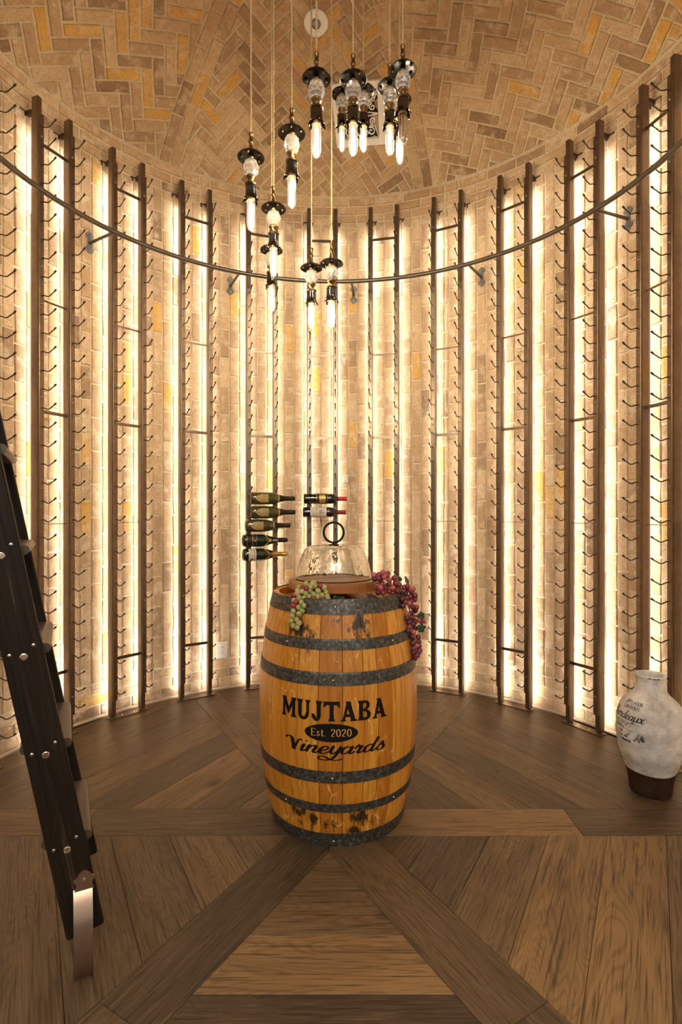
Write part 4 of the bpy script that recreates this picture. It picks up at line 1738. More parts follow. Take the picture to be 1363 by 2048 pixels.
def foil(prof, z0, lift=0.0008, head=True, end=None):
    pr_ = [(r + lift, z) for r, z in prof if z >= z0]
    pr_ = [(prof_r(prof, z0) + lift, z0)] + pr_
    zt = pr_[-1][1]
    if head:
        pr_ += [(0.0160, zt + 0.001), (0.0172, zt + 0.006), (0.0168, zt + 0.011), (0.0150, zt + 0.015), (0.0160, zt + 0.019), (0.0162, zt + 0.026), (0.012, zt + 0.031), (0.0003, zt + 0.032)]
    else:
        pr_ += [(pr_[-1][0] + 0.0012, zt + 0.0005), (pr_[-1][0] + 0.0012, zt + 0.005), (0.0003, zt + 0.0055)]
    return MB().lathe(pr_, 24, None, False)


def lay_bottle(name, kind, x0, x1, py, label, build):
    """bottle lying across the two posts; base at pixel column x0, tip near x1"""
    prof = CHAMP if kind == 'champagne' else BORD
    az = 108.2 if kind == 'champagne' else 93.3
    a, b = polar(az + HALF, RP - 0.052), polar(az - HALF, RP - 0.052)
    d = (b - a).normalized()
    # base pixel -> point along the chord
    k = (x0 - 681.5) / FPX
    t = (k * a.y - a.x) / (d.x - k * d.y)
    base = a + d * t
    z = CAM_H + (1024 - py) / FPX * a.y
    root = empty(name, (base.x, base.y, z))
    zax = d.normalized()
    xax = Vector((d.y, -d.x, 0)).normalized()      # towards the room
    if xax.y > 0:
        xax = -xax
    yax = zax.cross(xax)
    root.rotation_euler = Matrix((xax, yax, zax)).transposed().to_euler()
    tag(root, label, 'bottle', 'champagne bottles on the rack' if kind == 'champagne' else 'red wine bottles on the rack')
    build(root, prof)
    return root


def up_sign():
    return 1


def shield(t):
    w = (math.sin(min(t, 0.62) / 0.62 * PI / 2) ** 0.8) if t < 0.62 else 1.0 - 0.10 * math.sin((t - 0.62) / 0.38 * PI)
    return 0.5 - 0.5 * w, 0.5 + 0.5 * w


def dom(root, prof):
    MB().lathe(prof, 32, None, True).obj('glass_body', M['bottle_olive'], root, True, angle=50)
    lb = patch(prof, 0.028, 0.118, -0.72, 0.72, 0.0006, shield, 12, 14).obj('shield_label', M['label_gold'], root, True)
    # writing, lines of small print
    mb = MB()
    for j in range(5):
        zc = 0.075 + j * 0.009
        w = 0.38 - 0.05 * abs(j - 2)
        for s_ in range(9):
            if (s_ * 7 + j * 3) % 5 == 0:
                continue
            a0 = -w + 2 * w * s_ / 9
            q = patch(prof, zc, zc + 0.0026, a0, a0 + 1.5 * w / 9, 0.0011, None, 1, 1)
            mb.add(q.v, q.f)
    st = ell(0, 0, 1, 1, 90, 450, 10)
    mb2 = []
    for k in range(10):
        rr = 0.006 if k % 2 == 0 else 0.0028
        a_ = 2 * PI * k / 10
        mb2.append((0.052 + rr * math.cos(a_), rr * math.sin(a_)))
    mb.add([((prof_r(prof, z_) + 0.0011) * math.cos(y_ / 0.044), (prof_r(prof, z_) + 0.0011) * math.sin(y_ / 0.044), z_) for z_, y_ in mb2], [tuple(range(10))])
    mb.obj('label_print', M['print_brown'], lb)
    foil(prof, 0.200).obj('neck_foil', M['foil_dark'], root, True, angle=50)
    mb = MB().lathe([(prof_r(prof, 0.190) + 0.0008, 0.190), (prof_r(prof, 0.2005) + 0.0008, 0.2005)], 24, None, False)
    mb.obj('foil_edge', M['label_gold'], root, True)


def small_text(prof, text, z0, h, a_c, lift, w0, w1, flip=False):
    """letters read along the bottle"""
    mb = MB()

    def mp(s, y):
        r = prof_r(prof, s) + lift
        a = a_c + (y - h / 2) / r
        return Vector((r * math.cos(a), r * math.sin(a), s))
    write_caps(mb, text, z0, 0.0, h, mp, w0, w1, 0, 0.18)
    return mb


def moet_a(root, prof):
    MB().lathe(prof, 32, None, True).obj('glass_body', M['bottle_green'], root, True, angle=50)
    lb = patch(prof, 0.024, 0.096, -1.2, 1.2, 0.0006).obj('black_label', M['label_black'], root, True)
    mb = MB()
    for z0 in (0.026, 0.062, 0.068, 0.092):
        q = patch(prof, z0, z0 + 0.0018, -1.15, 1.15, 0.0011, None, 10, 1)
        mb.add(q.v, q.f)
    q = patch(prof, 0.076, 0.086, -0.14, 0.14, 0.0011, None, 3, 2)
    mb.add(q.v, q.f)
    mb.obj('gold_lines', M['label_leaf'], lb)
    foil(prof, 0.200).obj('neck_foil', M['foil_black'], root, True, angle=50)
    mb = MB()
    for s_ in (-1, 1):
        pts = []
        for k in range(9):
            z = 0.150 + 0.035 * k / 8
            a = s_ * (1.05 - 1.0 * k / 8)
            r = prof_r(prof, z) + 0.0012
            pts.append((r * math.cos(a), r * math.sin(a), z))
        mb.tube(pts, 0.0016, 5)
    mb.obj('neck_band', M['seal_gold'], root, True)
    r = prof_r(prof, 0.187)
    mt = Matrix.Translation((r - 0.001, 0, 0.187)) @ Matrix.Rotation(PI / 2 - 0.33, 4, 'Y')
    MB().lathe([(0.0105, 0.0), (0.0105, 0.002), (0.0085, 0.003), (0.0003, 0.003)], 18, mt, False).obj('seal', M['seal_gold'], root)
    tx = small_text(prof, 'MOET', 0.2085, 0.0115, 0.0, 0.0016, 0.0018, 0.0030)
    tx.add([(0, 0, 0)], [])
    for dy in (0.0, 0.005):
        z = 0.2085 + (CAPS['M'][0] + CAPS['O'][0] + 0.36 + 0.10) * 0.0115 + dy
        rr = prof_r(prof, z) + 0.0016
        a = 0.0085 / rr
        q = patch(prof, z, z + 0.0022, a, a + 0.002 / rr, 0.0016, None, 1, 1)
        tx.add(q.v, q.f)
    tx.obj('neck_lettering', M['print_white'], root)


def moet_b(root, prof):
    MB().lathe(prof, 32, None, True).obj('glass_body', M['bottle_green'], root, True, angle=50)
    lb = patch(prof, 0.034, 0.086, -1.2, 1.2, 0.0006).obj('paper_label', M['label_white'], root, True)
    mb = MB()
    for j, zc in enumerate((0.042, 0.050, 0.058, 0.070, 0.077)):
        w = (0.35, 0.6, 0.25, 0.75, 0.4)[j]
        for s_ in range(10):
            if (s_ * 3 + j) % 4 == 0:
                continue
            a0 = -w + 2 * w * s_ / 10
            q = patch(prof, zc, zc + (0.0045 if j == 3 else 0.002), a0, a0 + 1.4 * w / 10, 0.0011, None, 1, 1)
            mb.add(q.v, q.f)
    mb.obj('label_print', M['print_brown'], lb)
    fo = foil(prof, 0.200).obj('gold_neck_foil', M['foil_gold'], root, True, angle=50)
    mb = MB()
    for s_ in (-1, 1):
        pts = []
        for k in range(9):
            z = 0.146 + 0.040 * k / 8
            a = s_ * (1.1 - 1.05 * k / 8)
            r = prof_r(prof, z) + 0.0010
            pts.append((r * math.cos(a), r * math.sin(a), z))
        mb.tube(pts, 0.0014, 5)
    mb.obj('neck_band', M['seal_gold'], root, True)
    r = prof_r(prof, 0.187)
    mt = Matrix.Translation((r - 0.001, 0, 0.187)) @ Matrix.Rotation(PI / 2 - 0.33, 4, 'Y')
    MB().lathe([(0.0105, 0.0), (0.0105, 0.002), (0.0085, 0.003), (0.0003, 0.003)], 18, mt, False).obj('red_seal', M['seal_red'], root)
    mb = MB()
    for k, (p0, p1) in enumerate((((0.206, -0.3), (0.214, 0.3)), ((0.214, 0.3), (0.220, -0.3)), ((0.222, 0.0), (0.228, 0.3)), ((0.228, 0.3), (0.232, -0.2)), ((0.234, -0.2), (0.238, 0.35)), ((0.240, 0.35), (0.243, -0.3)), ((0.246, 0.1), (0.252, -0.3)), ((0.254, 0.3), (0.258, -0.3)))):
        pts = []
        for s_ in range(4):
            z = p0[0] + (p1[0] - p0[0]) * s_ / 3
            a = p0[1] + (p1[1] - p0[1]) * s_ / 3
            r = prof_r(prof, z) + 0.0013
            pts.append((r * math.cos(a), r * math.sin(a), z))
        mb.tube(pts, 0.0008, 4)
    mb.obj('foil_lettering', M['print_brown'], fo)


def red_a(root, prof):
    MB().lathe(prof, 32, None, True).obj('glass_body', M['bottle_black'], root, True, angle=50)
    lb = patch(prof, 0.088, 0.170, -1.25, 1.25, 0.0006).obj('black_label', M['label_black'], root, True)
    mb = MB()
    for z0 in (0.089, 0.167):
        q = patch(prof, z0, z0 + 0.002, -1.2, 1.2, 0.0011, None, 10, 1)
        mb.add(q.v, q.f)
    mb.obj('gold_lines', M['label_leaf'], lb)
    patch(prof, 0.108, 0.152, -0.85, 0.85, 0.0012).obj('gold_panel', M['label_leaf'], lb, True)
    mb = MB()
    for j in range(4):
        for s_ in range(7):
            if (s_ + j * 2) % 4 == 0:
                continue
            a0 = -0.6 + 1.2 * s_ / 7
            q = patch(prof, 0.114 + j * 0.009, 0.117 + j * 0.009, a0, a0 + 0.12, 0.0017, None, 1, 1)
            mb.add(q.v, q.f)
    mb.obj('label_print', M['print_brown'], lb)
    foil(prof, 0.243, head=False).obj('red_capsule', M['foil_red'], root, True, angle=50)


def red_b(root, prof):
    MB().lathe(prof, 32, None, True).obj('glass_body', M['bottle_black'], root, True, angle=50)
    lb = patch(prof, 0.052, 0.166, -1.25, 1.25, 0.0006).obj('white_label', M['label_white'], root, True)
    mb = MB()
    for j, zc in enumerate((0.064, 0.072, 0.080, 0.092, 0.100)):
        w = (0.3, 0.5, 0.4, 0.75, 0.6)[j]
        for s_ in range(10):
            if (s_ * 3 + j) % 5 == 0:
                continue
            a0 = -w + 2 * w * s_ / 10
            q = patch(prof, zc, zc + (0.0055 if j == 3 else 0.0025), a0, a0 + 1.3 * w / 10, 0.0011, None, 1, 1)
            mb.add(q.v, q.f)
    mb.obj('label_print', simple('grey_print', (0.35, 0.31, 0.27), 0.7), lb)
    # ship like emblem
    mb = MB()

    def mp(s, y):
        r = prof_r(prof, s) + 0.0012
        a = y / r
        return Vector((r * math.cos(a), r * math.sin(a), s))
    for pts, w in (([(0.124, -0.016), (0.118, -0.006), (0.118, 0.006), (0.124, 0.016)], 0.003), ([(0.119, -0.012), (0.140, -0.014)], 0.0022), ([(0.118, 0.0), (0.152, 0.0)], 0.003), ([(0.119, 0.012), (0.140, 0.014)], 0.0022),
                   ([(0.126, -0.018), (0.134, -0.012), (0.126, -0.006)], 0.0018), ([(0.130, 0.004), (0.142, 0.010), (0.130, 0.016)], 0.002), ([(0.128, -0.010), (0.146, -0.004)], 0.002), ([(0.122, -0.014), (0.122, 0.014)], 0.003)):
        pp = smooth_pts(pts, 5)
        ribbon(mb, [Vector((p.x, p.y)) for p in pp], w, w, mp)
    mb.obj('label_emblem', M['print_brown'], lb)
    foil(prof, 0.243, head=False).obj('wine_red_capsule', M['foil_wine'], root, True, angle=50)


lay_bottle('champagne_bottle', 'champagne', 500.5, 581, 996.5, 'olive champagne bottle with gold shield label, topmost of the five', dom)
lay_bottle('champagne_bottle', 'champagne', 501, 583, 1024.5, 'olive champagne bottle with gold shield label, second from the top', dom)
lay_bottle('champagne_bottle', 'champagne', 490.5, 575, 1051.5, 'olive champagne bottle with gold shield label, just above the green bottles', dom)
lay_bottle('champagne_bottle', 'champagne', 484.5, 575, 1081.0, 'green champagne bottle with black label and white lettering on black neck', moet_a)
lay_bottle('champagne_bottle', 'champagne', 485.5, 574, 1109.5, 'green champagne bottle with red seal and gold foil neck, lowest', moet_b)
lay_bottle('red_wine_bottle', 'red', 607.5, 690, 997.5, 'dark wine bottle with gold panel label and bright red capsule', red_a)
lay_bottle('red_wine_bottle', 'red', 605.5, 689, 1024.5, 'dark wine bottle with white emblem label under the gold labelled one', red_b)


# ------------------------------------------------------------------ pendants
def rod_prof(mb, prof, n=16, mtx=None):
    mb.lathe(prof, n, mtx, True)
    return mb


def finial():
    mb = MB()
    mb.lathe([(0.0085, 0.088), (0.0095, 0.086), (0.0095, 0.082), (0.0075, 0.080), (0.0075, 0.060), (0.0095, 0.057), (0.0105, 0.053), (0.0080, 0.050), (0.0068, 0.044), (0.0082, 0.034), (0.0105, 0.020), (0.0150, 0.010), (0.020, 0.006)], 14, None, True)
    return mb.mesh('finial', M['old_brass'], True, 50)


def saucer():
    mb = MB()
    mb.lathe([(0.0005, 0.010), (0.020, 0.0085), (0.036, 0.005), (0.047, 0.0), (0.0515, -0.005), (0.0525, -0.0075), (0.0510, -0.0080), (0.046, -0.0045), (0.034, 0.0005), (0.018, 0.0035), (0.0005, 0.004)], 40, None, False)
    return mb.mesh('saucer', M['dark_bronze'], True, 50)


def stud():
    mb = MB().ball((0, 0, 0), 0.0058, 10, 8, (1, 1, 1.35))
    return mb.mesh('stud', M['brass'], True, 180)


def ball_cut():
    mb = MB()
    prof = [(0.011, -0.015), (0.0245, -0.023), (0.0320, -0.046), (0.0275, -0.066), (0.012, -0.084)]
    n = 9
    vs, fs = [], []
    for j, (r, z) in enumerate(prof):
        for i in range(n):
            a = 2 * PI * (i + 0.5 * (j % 2)) / n
            vs.append((r * math.cos(a), r * math.sin(a), z))
    for j in range(len(prof) - 1):
        for i in range(n):
            i2 = (i + 1) % n
            if j % 2 == 0:
                fs += [(j * n + i, j * n + i2, (j + 1) * n + i), (j * n + i2, (j + 1) * n + i2, (j + 1) * n + i)]
            else:
                fs += [(j * n + i, (j + 1) * n + i2, (j + 1) * n + i), (j * n + i, j * n + i2, (j + 1) * n + i2)]
    fs.append(tuple(range(n)))
    fs.append(tuple(reversed([(len(prof) - 1) * n + i for i in range(n)])))
    fs = [tuple(reversed(f_)) for f_ in fs]
    return mb.add(vs, fs).mesh('crystal_ball', M['crystal'])


def collar():
    mb = MB()
    mb.lathe([(0.012, -0.078), (0.0185, -0.080), (0.0195, -0.084), (0.0170, -0.089), (0.0140, -0.092), (0.0115, -0.098), (0.0095, -0.104), (0.0115, -0.108), (0.0235, -0.110), (0.0245, -0.113), (0.0225, -0.116), (0.010, -0.117)], 20)
    for k in range(16):
        a = 2 * PI * k / 16
        mb.ball((0.0188 * math.cos(a), 0.0188 * math.sin(a), -0.0835), 0.0026, 5, 4)
    return mb.mesh('collar', M['brass'], True, 50)


def neck_bead():
    return MB().lathe([(0.009, 0.006), (0.010, -0.004), (0.014, -0.009), (0.011, -0.0155)], 14).mesh('neck_bead', M['brass'], True, 50)


def tulip():
    """fluted dark shade whose petals flare at the foot"""
    mb = MB()
    n = 48
    vs, fs = [], []
    lev = [(0.0195, -0.114), (0.0205, -0.122), (0.0205, -0.138), (0.0212, -0.150), (0.0240, -0.161), (0.0300, -0.172)]
    for j, (r, z) in enumerate(lev):
        for i in range(n):
            a = 2 * PI * i / n
            fl = math.cos(6 * a)
            rr = r * (1 + 0.075 * fl)
            zz = z - (0.009 * max(0, fl) if j == len(lev) - 1 else 0) + (0.006 * max(0, -fl) if j == len(lev) - 1 else 0)
            if j == len(lev) - 1:
                rr *= (1 + 0.06 * max(0, fl))
            vs.append((rr * math.cos(a), rr * math.sin(a), zz))
    m = len(lev)
    inner = [(x_ * 0.94, y_ * 0.94, z_) for x_, y_, z_ in vs]
    for j in range(m - 1):
        for i in range(n):
            i2 = (i + 1) % n
            fs.append((j * n + i, (j + 1) * n + i, (j + 1) * n + i2, j * n + i2))
            fs.append((m * n + j * n + i, m * n + j * n + i2, m * n + (j + 1) * n + i2, m * n + (j + 1) * n + i))
    for i in range(n):
        i2 = (i + 1) % n
        fs.append(((m - 1) * n + i, m * n + (m - 1) * n + i, m * n + (m - 1) * n + i2, (m - 1) * n + i2))
    return mb.add(vs + inner, fs).mesh('tulip_shade', M['pewter'], True, 60)


def socket():
    mb = MB()
    mb.lathe([(0.0150, -0.120), (0.0150, -0.158), (0.0178, -0.160), (0.0182, -0.166), (0.0182, -0.172), (0.0165, -0.175), (0.0150, -0.174)], 20)
    for k in range(10):
        a = 2 * PI * k / 10
        mb.box((0.0180 * math.cos(a), 0.0180 * math.sin(a), -0.167), (0.0022, 0.0022, 0.008), Matrix.Rotation(a, 4, 'Z'))
    return mb.mesh('socket', M['brass'], True, 50)


def bulb(m):
    pr_ = [(0.0125, -0.168), (0.0150, -0.178), (0.0165, -0.190), (0.0165, -0.262), (0.0155, -0.274), (0.0125, -0.283), (0.0080, -0.289), (0.0035, -0.2915), (0.0004, -0.2925)]
    return MB().lathe(pr_, 24, None, False).mesh('bulb', m, True, 60)


def filament(m):
    mb = MB()
    for k in range(4):
        a = 2 * PI * k / 4 + 0.4
        x_, y_ = 0.0058 * math.cos(a), 0.0058 * math.sin(a)
        mb.tube([(x_ * 0.6, y_ * 0.6, -0.192), (x_, y_, -0.206), (x_ * 1.1, y_ * 1.1, -0.238), (x_ * 1.1, y_ * 1.1, -0.268), (x_ * 0.9, y_ * 0.9, -0.276)], 0.0030, 5)
    return mb.mesh('filament', m)


PM = dict(finial=finial(), saucer=saucer(), stud=stud(), ball=ball_cut(), collar=collar(), bead=neck_bead(), tulip=tulip(), socket=socket(), bulb=bulb(M['bulb_lit']), bulb_off=bulb(M['bulb']), on=filament(M['filament']), off=filament(M['filament_off']))
CAN_Z = 4.10
PEND = [   # disc centre px, py, distance, lit, label
    (501.6, 312, 2.10, 1, 'lit pendant hanging farthest left of all, bulb in front of the brick wall'),
    (583, 264, 2.07, 1, 'lit pendant hanging alone just right of the leftmost pendant'),
    (546.8, 415, 2.29, 1, 'lit pendant hanging below the leftmost two, upper of an overlapping pair'),
    (542.7, 498, 2.51, 1, 'lit pendant partly hidden behind another, its bulb just below the steel rail'),
    (622.4, 534, 2.55, 1, 'lowest hanging lit pendant, left one of the low central two'),
    (662.5, 525, 2.41, 1, 'lit pendant of the low central two, hanging nearer and farther right'),
    (632.6, 154, 1.95, 1, 'lit pendant hanging high in front of the round white ceiling fitting'),
    (683.3, 186, 2.68, 1, 'lit pendant over the left edge of the white vent, behind its neighbour'),
    (705.7, 156.7, 2.03, 1, 'lit pendant hanging nearest in front of the white vent middle'),
    (726.6, 180, 2.53, 1, 'smaller looking lit pendant half hidden over the white vent middle'),
    (779, 170.6, 2.25, 1, 'lit pendant over the right edge of the white vent'),
    (805, 137.6, 2.07, 0, 'pendant with an unlit clear bulb, farthest right'),
    (799, 198, 2.42, 1, 'lit pendant half hidden behind the one with the unlit bulb'),
]
CORD_LABEL = None
for px, py, D, lit, lab in PEND:
    p = at(px, py, D)
    root = empty('pendant_light', p, random.uniform(0, 6.28))
    tag(root, lab, 'pendant light', 'crystal pendant lights hanging in the dome')
    link('finial', PM['finial'], root)
    s_ = link('saucer', PM['saucer'], root)
    for k in range(5):
        a = 2 * PI * k / 5
        link('stud', PM['stud'], s_, (0.037 * math.cos(a), 0.037 * math.sin(a), -0.0035))
    link('crystal_ball', PM['ball'], root)
    link('collar', PM['collar'], root)
    link('neck_bead', PM['bead'], root)
    link('tulip_shade', PM['tulip'], root)
    so = link('socket', PM['socket'], root)
    b_ = link('bulb', PM['bulb' if lit else 'bulb_off'], root)
    link('filament', PM['on'] if lit else PM['off'], b_)
    # twisted cord
    ln = CAN_Z - 0.0122 - p.z - 0.085
    mb = MB()
    turns = ln / 0.026
    n = max(8, int(turns * 6))
    for ph in (0, PI):
        pts = []
        for k in range(n + 1):
            t = k / n
            a = 2 * PI * turns * t + ph
            pts.append((0.0017 * math.cos(a), 0.0017 * math.sin(a), 0.085 + ln * t))
        mb.tube(pts, 0.0021, 4, False)
    mb.obj('cord', M['cord'], root, True, angle=90)

mb = MB().lathe([(0.0005, CAN_Z - 0.012), (0.50, CAN_Z - 0.012), (0.52, CAN_Z - 0.004), (0.52, CAN_Z + 0.012), (0.30, dome_z(0.30) - 0.002), (0.0005, dome_z(0.30) - 0.002)], 64, Matrix.Translation((-0.02, 2.30, 0)), False)
can = mb.obj('pendant_canopy', M['dark_bronze'], None, True, angle=40)
tag(can, 'round dark bronze ceiling canopy the pendant cords hang from', 'canopy')


# ------------------------------------------------------------------ things on the dome
def dome_hit(px, py):
    d = Vector(((px - 681.5) / FPX, 1, (1024 - py) / FPX))
    o = Vector((0, 0, CAM_H)) - SC
    A, B, C = d.dot(d), 2 * d.dot(o), o.dot(o) - (RS - 0.004) ** 2
    t = (-B + math.sqrt(B * B - 4 * A * C)) / (2 * A)
    return Vector((0, 0, CAM_H)) + d * t


def dome_matrix(px, py):
    p = dome_hit(px, py)
    zax = (SC - p).normalized()       # into the room
    az = math.atan2(p.y - CY, p.x - CX)
    xax = Vector((math.sin(az), -math.cos(az), 0))   # picture right
    yax = zax.cross(xax).normalized()
    xax = yax.cross(zax)
    R = Matrix((xax, yax, zax)).transposed().to_4x4()
    return p, R.to_euler()


p, rot = dome_matrix(631.5, 46.5)
fx = empty('ceiling_fitting', p)
fx.rotation_euler = rot
tag(fx, 'round white fitting with a grey ringed centre high on the brick dome', 'ceiling fitting')
MB().lathe([(0.070, -0.006), (0.070, 0.002), (0.066, 0.006), (0.036, 0.0075), (0.030, 0.005)], 40).obj('trim_ring', M['white_metal'], fx, True)
MB().lathe([(0.026, 0.005), (0.027, 0.008), (0.024, 0.010), (0.021, 0.006)], 32, None, False).obj('inner_ring', M['iron'], fx, True)
MB().lathe([(0.0195, 0.0055), (0.0170, 0.0105), (0.0100, 0.0105), (0.0003, 0.0095)], 28, None, False).obj('nozzle', simple('frosted_lens', (0.32, 0.31, 0.29), 0.4), fx, True)

p, rot = dome_matrix(718, 228)
vent = empty('air_vent', p)
vent.rotation_euler = rot
tag(vent, 'white square vent with a scrollwork grille on the brick dome behind the pendants', 'vent')
VW, VH, FRM = 0.335, 0.375, 0.042
mb = MB()
for cx_, cy_, sx_, sy_ in ((0, VH / 2 - FRM / 2, VW, FRM), (0, -VH / 2 + FRM / 2, VW, FRM), (-VW / 2 + FRM / 2, 0, FRM, VH - 2 * FRM), (VW / 2 - FRM / 2, 0, FRM, VH - 2 * FRM)):
    mb.box((cx_, cy_, 0.010), (sx_, sy_, 0.024))
mb.obj('frame', M['white_metal'], vent)
MB().box((0, 0, -0.001), (VW - 0.06, VH - 0.06, 0.002)).obj('dark_opening', M['black'], vent)
mb = MB()


def spiral(cx_, cy_, r0, turns, a0, sgn):
    return [(cx_ + r0 * (1 - 0.8 * k / 22) * math.cos(a0 + sgn * 2 * PI * turns * k / 22), cy_ + r0 * (1 - 0.8 * k / 22) * math.sin(a0 + sgn * 2 * PI * turns * k / 22), 0.012) for k in range(23)]


for sx_ in (-1, 1):
    for sy_ in (-1, 1):
        def q(pts):
            return [(x_ * sx_, y_ * sy_, z_) for x_, y_, z_ in pts]
        mb.tube(q(spiral(0.074, 0.104, 0.030, 1.4, PI, 1)), 0.0042, 5)
        mb.tube(q(spiral(0.034, 0.118, 0.022, 1.3, 0, -1)), 0.0040, 5)
        mb.tube(q(spiral(0.088, 0.040, 0.022, 1.3, PI / 2, 1)), 0.0042, 5)
        mb.tube(q(spiral(0.040, 0.050, 0.024, 1.3, -PI / 2, -1)), 0.0042, 5)
        mb.tube(q([(0.0, 0.145, 0.012), (0.03, 0.085, 0.012), (0.062, 0.066, 0.012), (0.100, 0.075, 0.012), (0.125, 0.145, 0.012)]), 0.0040, 5)
        mb.tube(q([(0.0, 0.085, 0.012), (0.025, 0.03, 0.012), (0.055, 0.012, 0.012), (0.125, 0.0, 0.012)]), 0.0040, 5)
        mb.tube(q([(0.0, 0.030, 0.012), (0.030, 0.0, 0.012)]), 0.0040, 5)
        mb.tube(q([(0.0, 0.060, 0.012), (0.012, 0.030, 0.012), (0.0, 0.0, 0.012)]), 0.0036, 5)
mb.obj('scroll_grille', M['white_metal'], vent, True, angle=60)

# ------------------------------------------------------------------ on the wall


def wall_thing(name, px, py):
    k = (px - 681.5) / FPX
    r = RW - 0.002
    A, B, C = 1 + k * k, -2 * (k * CX + CY), CX * CX + CY * CY - r * r
    D = (-B + math.sqrt(B * B - 4 * A * C)) / (2 * A)
    p = at(px, py, D)
    az = math.atan2(p.y - CY, p.x - CX)
    o = empty(name, p)
    o.rotation_euler = (0, 0, az - PI / 2)     # local -y faces the room
    return o


ou = wall_thing('wall_outlet', 443.5, 1299.5)
tag(ou, 'white double power outlet low on the brick wall', 'outlet')
MB().box((0, -0.003, 0), (0.072, 0.009, 0.117), bev=0.0025).obj('cover_plate', M['white'], ou)
rc = MB().box((0, -0.0085, 0), (0.036, 0.004, 0.070), bev=0.001).obj('socket_block', M['white'], ou)
mb = MB()
for zc in (0.017, -0.017):
    for sx_ in (-0.0065, 0.0065):
        mb.box((sx_, -0.0105, zc + 0.004), (0.0022, 0.001, 0.008))
    mb.lathe([(0.0028, 0), (0.0003, 0.0006)], 8, Matrix.Translation((0, -0.0104, zc - 0.007)) @ Matrix.Rotation(PI / 2, 4, 'X'), False)
mb.obj('slots', M['black'], rc)

sb = wall_thing('wall_sensor', 690.5, 958)
tag(sb, 'small white sensor box on the brick wall above the red wine bottles', 'sensor')
MB().box((0, -0.010, 0), (0.038, 0.022, 0.060), bev=0.004).obj('housing', M['white'], sb)
MB().box((0, -0.0218, -0.018), (0.012, 0.001, 0.004)).obj('grille', simple('grey_slot', (0.3, 0.28, 0.25), 0.6), sb)

# ------------------------------------------------------------------ ladder
tdir = Vector((-0.455, 0.89, 0)).normalized()
ldir = Vector((-0.89, -0.455, 0)).normalized()
K = 0.19
edir = (ldir * K + Vector((0, 0, 1))).normalized()
qdir = (ldir - edir * ldir.dot(edir)).normalized()
B0 = Vector((-0.692, 1.466, 0.107))
LAD = B0 + Vector((0, 0, -0.107))
ladder = empty('library_ladder', LAD)
tag(ladder, 'black stained wooden library ladder leaning on the steel rail at left', 'ladder')
LR = Matrix((qdir, tdir, edir)).transposed()      # local x across, y along the treads, z up the stringer
if LR.determinant() < 0:
    LR = Matrix((qdir, -tdir, edir)).transposed()
SLEN = (2.92 - 0.107) / edir.z


def stringer(t0, name='stringer'):
    mb = MB()
    mb.box((0, 0, SLEN / 2), (0.094, 0.028, SLEN), bev=0.006)
    loc = B0 + tdir * (t0 + 0.014) - LAD
    o = mb.obj(name, M['darkwood'], ladder)
    o.location = loc
    o.rotation_euler = LR.to_euler()
    return o


near = stringer(0.0)
far = stringer(0.345)
HR = Matrix((ldir, tdir, Vector((0, 0, 1)))).transposed()
if HR.determinant() < 0:
    HR = Matrix((ldir, -tdir, Vector((0, 0, 1)))).transposed()
zt = 0.346
while zt < 2.7:
    c = B0 + edir * ((zt - 0.107) / edir.z)
    # tread: rounded board
    mb = MB()
    x0, x1, hh_ = -0.062, 0.062, 0.0135
    pr_ = []
    for k in range(9):
        a = PI / 2 + PI * k / 8
        pr_.append((x0 + hh_ + hh_ * math.cos(a), hh_ * math.sin(a)))
    for k in range(9):
        a = -PI / 2 + PI * k / 8
        pr_.append((x1 - hh_ + hh_ * math.cos(a), hh_ * math.sin(a)))
    # prism runs along local y (tread length)
    ln = 0.345 - 0.028
    k = len(pr_)
    vs = [(x_, -ln / 2, z_) for x_, z_ in pr_] + [(x_, ln / 2, z_) for x_, z_ in pr_]
    fs = [tuple(range(k)), tuple(range(2 * k - 1, k - 1, -1))] + [(i, k + i, k + (i + 1) % k, (i + 1) % k) for i in range(k)]
    mb.add(vs, fs)
    o = mb.obj('tread', simple('worn_dark_tread', (0.075, 0.050, 0.034), 0.35, 0, 40, 0.4) if zt < 0.4 else bpy.data.materials['worn_dark_tread'], ladder, True, angle=35)
    o.location = c + tdir * (0.028 + ln / 2) + Vector((0, 0, 0.012)) - LAD
    o.rotation_euler = HR.to_euler()
    # screws on the outer face of the near stringer
    face = Matrix((qdir, edir, -tdir)).transposed()
    if face.determinant() < 0:
        face = Matrix((-qdir, edir, -tdir)).transposed()
    f4 = face.to_4x4()
    for (dq, dz, r) in ((0.0, 0.0, 0.0095), (0.030, 0.013, 0.0048), (-0.027, 0.024, 0.0048)):
        q = c + qdir * dq + edir * dz - LAD
        mt = Matrix.Translation(q) @ f4
        mb = MB()
        if r > 0.006:
            mb.lathe([(r, -0.0005), (r, 0.0020), (r * 0.75, 0.0030), (r * 0.62, 0.0010), (r * 0.30, 0.0010), (r * 0.2, 0.0026), (0.0003, 0.0028)], 20, mt, False)
        else:
            mb.lathe([(r, -0.0005), (r * 0.95, 0.0014), (r * 0.4, 0.0028), (0.0003, 0.0028)], 12, mt, False)
        mb.obj('screw', M['nickel'], ladder, True, angle=40)
    zt += 0.264
